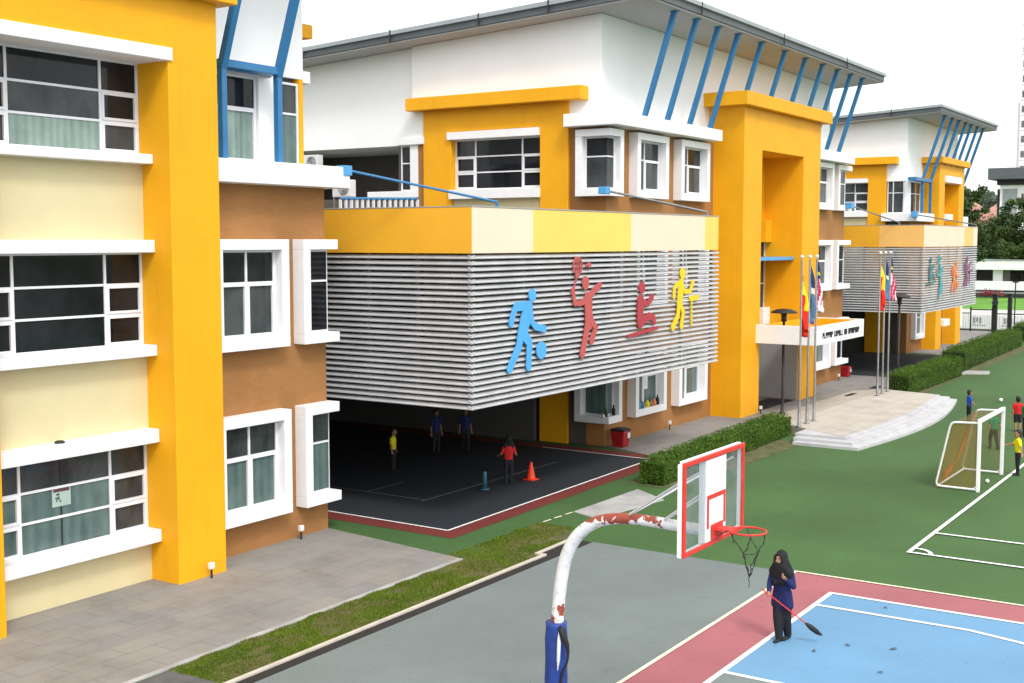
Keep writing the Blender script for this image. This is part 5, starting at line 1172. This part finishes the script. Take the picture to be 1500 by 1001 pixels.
# ------------------------------------------------------------------ beyond the gate
sheet('lawn', [(136, 10), (178, 10), (178, 60), (136, 60)], .0, M['lawn']); sheet('far_road', [(118, 5), (136, 5), (136, 60), (118, 60)], .0, M['road']); sheet('verge', [(106.5, 5), (118, 5), (118, 60), (106.5, 60)], -.004, M['olive'])
def fence():
    t = thing('school_fence', 'black metal fence panels beside the gate at the end of the pavement', 'fence', (102.2, 22, 0))
    P = lambda y: 102.2 + (23.5 - y) * .12
    for y in (24.6, 23.0, 21.4, 19.0, 17.4, 15.6, 13.8):
        mb = MB(); mb.box(P(y) - .05, P(y) + .05, y - .05, y + .05, 0, 1.95); mb.build('fence_post', M['dark'], t)
    for ya, yb in ((24.6, 23.0), (23.0, 21.4), (21.4, 19.0), (19.0, 17.4), (17.4, 15.6), (15.6, 13.8)):
        mb = MB()
        for z in (.12, 1.75 if ya in (23.0, 17.4) else 1.45): mb.tube([(P(ya), ya, z), (P(yb), yb, z)], .045, 6)
        for k in range(1, 9):
            y = ya + (yb - ya) * k / 9; mb.tube([(P(y), y, .12), (P(y), y, 1.4)], .008, 5)
        mb.build('fence_panel', M['dark'], t)
fence()
def gpost(label, x, y, h, w, knob):
    t = thing('gate_post', label, 'gate post', (x, y, 0), 'black gate posts'); mb = MB(); mb.box(x - w, x + w, y - w, y + w, 0, h); mb.box(x - w * 1.3, x + w * 1.3, y - w * 1.3, y + w * 1.3, 0, .12); mb.build('post', M['dark'], t, .02)
    mb = MB(); mb.box(x - w * 1.25, x + w * 1.25, y - w * 1.25, y + w * 1.25, h, h + .1)
    mb.build('cap', M['dark'], t)
    if knob: mb = MB(); mb.tube([(x - w - .02, y, h - .55), (x - w - .28, y - .1, h - .55)], .22, 14); mb.build('lamp', M['black'], t)
gpost('thick black gate post with a round lamp', 98.3, 20.35, 3.1, .17, 1); gpost('second black gate post without lamp', 102.0, 20.0, 3.0, .15, 0)
mb = MB(); mb.tube([(104, at(1490, 104), 0), (104, at(1490, 104), 3.9)], .05, 8); mb.box(103.8, 104.2, at(1490, 104) - .2, at(1490, 104) + .2, 3.9, 4.0); tag(mb.build('street_lamp', M['dark']), 'thin dark lamp pole beside the gate', 'lamp post')
wl_ = thing('boundary_wall', 'low white boundary wall with faint grey emblems beyond the black fence', 'wall', (105.5, 22, 0))
part('wall_face', M['white'], wl_, [(105.4, 105.6, 8, 34, 0, 1.2)], .02)
mb = MB()
for y in (23.0, 20.6):
    for a in range(3): mb.box(105.385, 105.402, y + .35 - a * .25, y + .52 - a * .25, .45 + .12 * (a % 2), .95)
    mb.box(105.385, 105.402, y - .5, y + .7, .28, .34)
mb.build('emblem', M['gutter'], wl_)
cw = thing('covered_walkway', 'long white covered walkway with parapet beyond the bright lawn', 'walkway', (168, 34, 0))
part('roof', M['trim'], cw, [(165, 171, 5, 62, 3.55, 4.75)], .03); part('parapet', M['trim'], cw, [(165.2, 165.5, 5, 62, .95, 2.1)], .03)
part('roof_edge', M['gutter'], cw, [(164.9, 171.1, 4.9, 62.1, 4.75, 4.85)], .03); part('floor_slab', M['gutter'], cw, [(165, 171, 5, 62, .55, .72), (165.6, 170.8, 5, 62, -.1, .5)], .02)
part('back_wall', M['dim'], cw, [(170.6, 170.8, 5, 62, .5, 3.5)], 0)
for k, y in enumerate((40.5, at(1464, 166), at(1476, 166) , at(1493, 166) - 4, 25)):
    w_ = (.3, .85, .5, .4, .4)[k]; part('pillar', M['trim' if k == 1 else 'dim'], cw, [(166, 166.6, y - w_ / 2 - .2, y + w_ / 2 + .2, .9, 3.55)], .02)
part('rail', M['dark'], cw, [(164.6, 164.75, 5, 62, .12, .42)], 0)
fb = MB(); r_ = random.Random(4)
for _ in range(900):
    y = at(r_.choice((1449, 1462)), 163) + r_.gauss(0, .45); leaf(fb, Vector((163.3 + r_.gauss(0, .2), y, .35 + abs(r_.gauss(0, .28)))), .10, 0 if r_.random() < .6 else 1, r_)
tag(fb.build('flower_bed', [M['f_crim'], M['leaf_a']]), 'pink flowering bushes below the white walkway', 'flowers', kind='stuff')
def house():
    y = at(1442, 235); t = thing('house', 'distant house with pale red tiled roof between the trees', 'house', (235, y, 0))
    part('wall', M['white'], t, [(231, 240, y - 5.5, y + 5, 0, 10.6)], .02)
    mb = MB(); 
    for a, b_, zz in ((-6.2, 1.6, 10.5), (-1.6, 6.2, 10.9)):
        mb.add([(230, y + a, zz), (230, y + b_, zz), (241, y + b_, zz), (241, y + a, zz), (234, y + (a + b_) / 2, zz + 3.5), (238, y + (a + b_) / 2, zz + 3.5)], [(0, 1, 4), (1, 2, 5, 4), (2, 3, 5), (3, 0, 4, 5), (0, 3, 2, 1)])
    mb.build('roof', M['clay'], t)
    for k in range(4): part('window', M['hi_win'], t, [(230.9, 231.05, y - 4.6 + 2.4 * k, y - 3.4 + 2.4 * k, 7.4, 9.6)], 0)
house()
def flatblock():
    y0 = at(1463, 205); t = thing('flat_roofed_building', 'white building with a dark overhanging flat roof behind the trees at the right edge', 'building', (212, y0 - 9, 0))
    part('wall', M['white'], t, [(205, 225, y0 - 22, y0, 0, 16.0)], .03); part('roof', M['roofgrey'], t, [(203, 227, y0 - 23, y0 + 1.5, 16.8, 18.6)], .1); part('fascia_band', M['dark'], t, [(204.5, 226, y0 - 22.5, y0 + .4, 16.0, 16.8)], 0)
    for k in range(5): part('window', M['hi_win'], t, [(204.9, 205.06, y0 - 4.5 - 3.6 * k, y0 - 3.2 - 3.6 * k, 11.5, 14.6)], 0)
    part('panel', M['gutter'], t, [(204.93, 205.05, y0 - 2.6, y0 - .4, 11, 15.4)], 0); part('downpipe', M['dark'], t, [(205.5, 205.9, y0 + .02, y0 + .5, 0, 15.4)], 0)
flatblock()
def tower():
    X = 270; y0 = at(1488, X); t = thing('apartment_tower', 'white high rise apartment tower rising out of the picture at the right edge', 'apartment block', (X + 10, y0 - 12, 0))
    part('wall', M['hi_white'], t, [(X, X + 22, y0 - 26, y0, 0, 76)], .05); part('wall', M['hi_white'], t, [(X + 4, X + 18, y0, y0 + 1.2, 0, 36)], .05)
    for f in range(24):
        z = 3 + f * 3.05
        ns = 3
        for k in range(7):
            y = y0 - .25 - k * 3.6
            mb = MB(); mb.box(X - .06, X + .02, y - 1.7, y - .1, z, z + 1.35); w = mb.build('window', M['hi_win'], t)
    for f in range(24):
        part('floor_band', M['hi_white'], t, [(X - .12, X, y0 - 26.1, y0 + .08, 2.5 + f * 3.05, 2.62 + f * 3.05)], 0)
tower()

# ------------------------------------------------------------------ light, camera
W = bpy.data.worlds.new('World'); S.world = W; W.use_nodes = True
nt = W.node_tree; bg = nt.nodes['Background']
SUN_EL, SUN_AZ = R(48), R(217)
sky = nt.nodes.new('ShaderNodeTexSky'); sky.sky_type = 'NISHITA'; sky.sun_disc = False
sky.sun_elevation = SUN_EL; sky.sun_rotation = SUN_AZ; sky.air_density = 1.0; sky.dust_density = 4.0; sky.ozone_density = 1.0
mxw = nt.nodes.new('ShaderNodeMix'); mxw.data_type = 'RGBA'; mxw.inputs[0].default_value = .62; mxw.inputs[7].default_value = (6.9, 7.0, 7.1, 1)
hs = nt.nodes.new('ShaderNodeHueSaturation'); hs.inputs['Saturation'].default_value = .10; hs.inputs['Value'].default_value = 1.25
nt.links.new(sky.outputs[0], hs.inputs['Color']); nt.links.new(hs.outputs[0], mxw.inputs[6]); nt.links.new(mxw.outputs[2], bg.inputs[0]); bg.inputs[1].default_value = .15
sl = bpy.data.lights.new('sun', 'SUN'); sl.energy = 1.0; sl.angle = R(11); sl.color = (1, .97, .92)
so = bpy.data.objects.new('sun', sl); COL.objects.link(so)
dv = Vector((math.cos(SUN_EL) * math.sin(SUN_AZ), math.cos(SUN_EL) * math.cos(SUN_AZ), math.sin(SUN_EL)))
so.rotation_euler = dv.to_track_quat('Z', 'Y').to_euler(); so.location = (20, -20, 60)
cam = bpy.data.cameras.new('camera'); co = bpy.data.objects.new('camera', cam); COL.objects.link(co)
yaw, pit, rol = .57955, .081603, -.00039
fw_ = Vector((math.cos(pit) * math.cos(yaw), math.cos(pit) * math.sin(yaw), -math.sin(pit)))
co.location = (0, 0, 7.2); co.rotation_euler = fw_.to_track_quat('-Z', 'Y').to_euler()
cam.sensor_width = 36; cam.lens = 36 * 1797.3 / 1500; cam.clip_end = 3000; cam.clip_start = .1
S.camera = co
S.view_settings.view_transform = 'Standard'; S.view_settings.look = 'None'; S.view_settings.exposure = .74; S.view_settings.gamma = 1
S.cycles.use_denoising = True; S.cycles.max_bounces = 6; S.cycles.transparent_max_bounces = 12
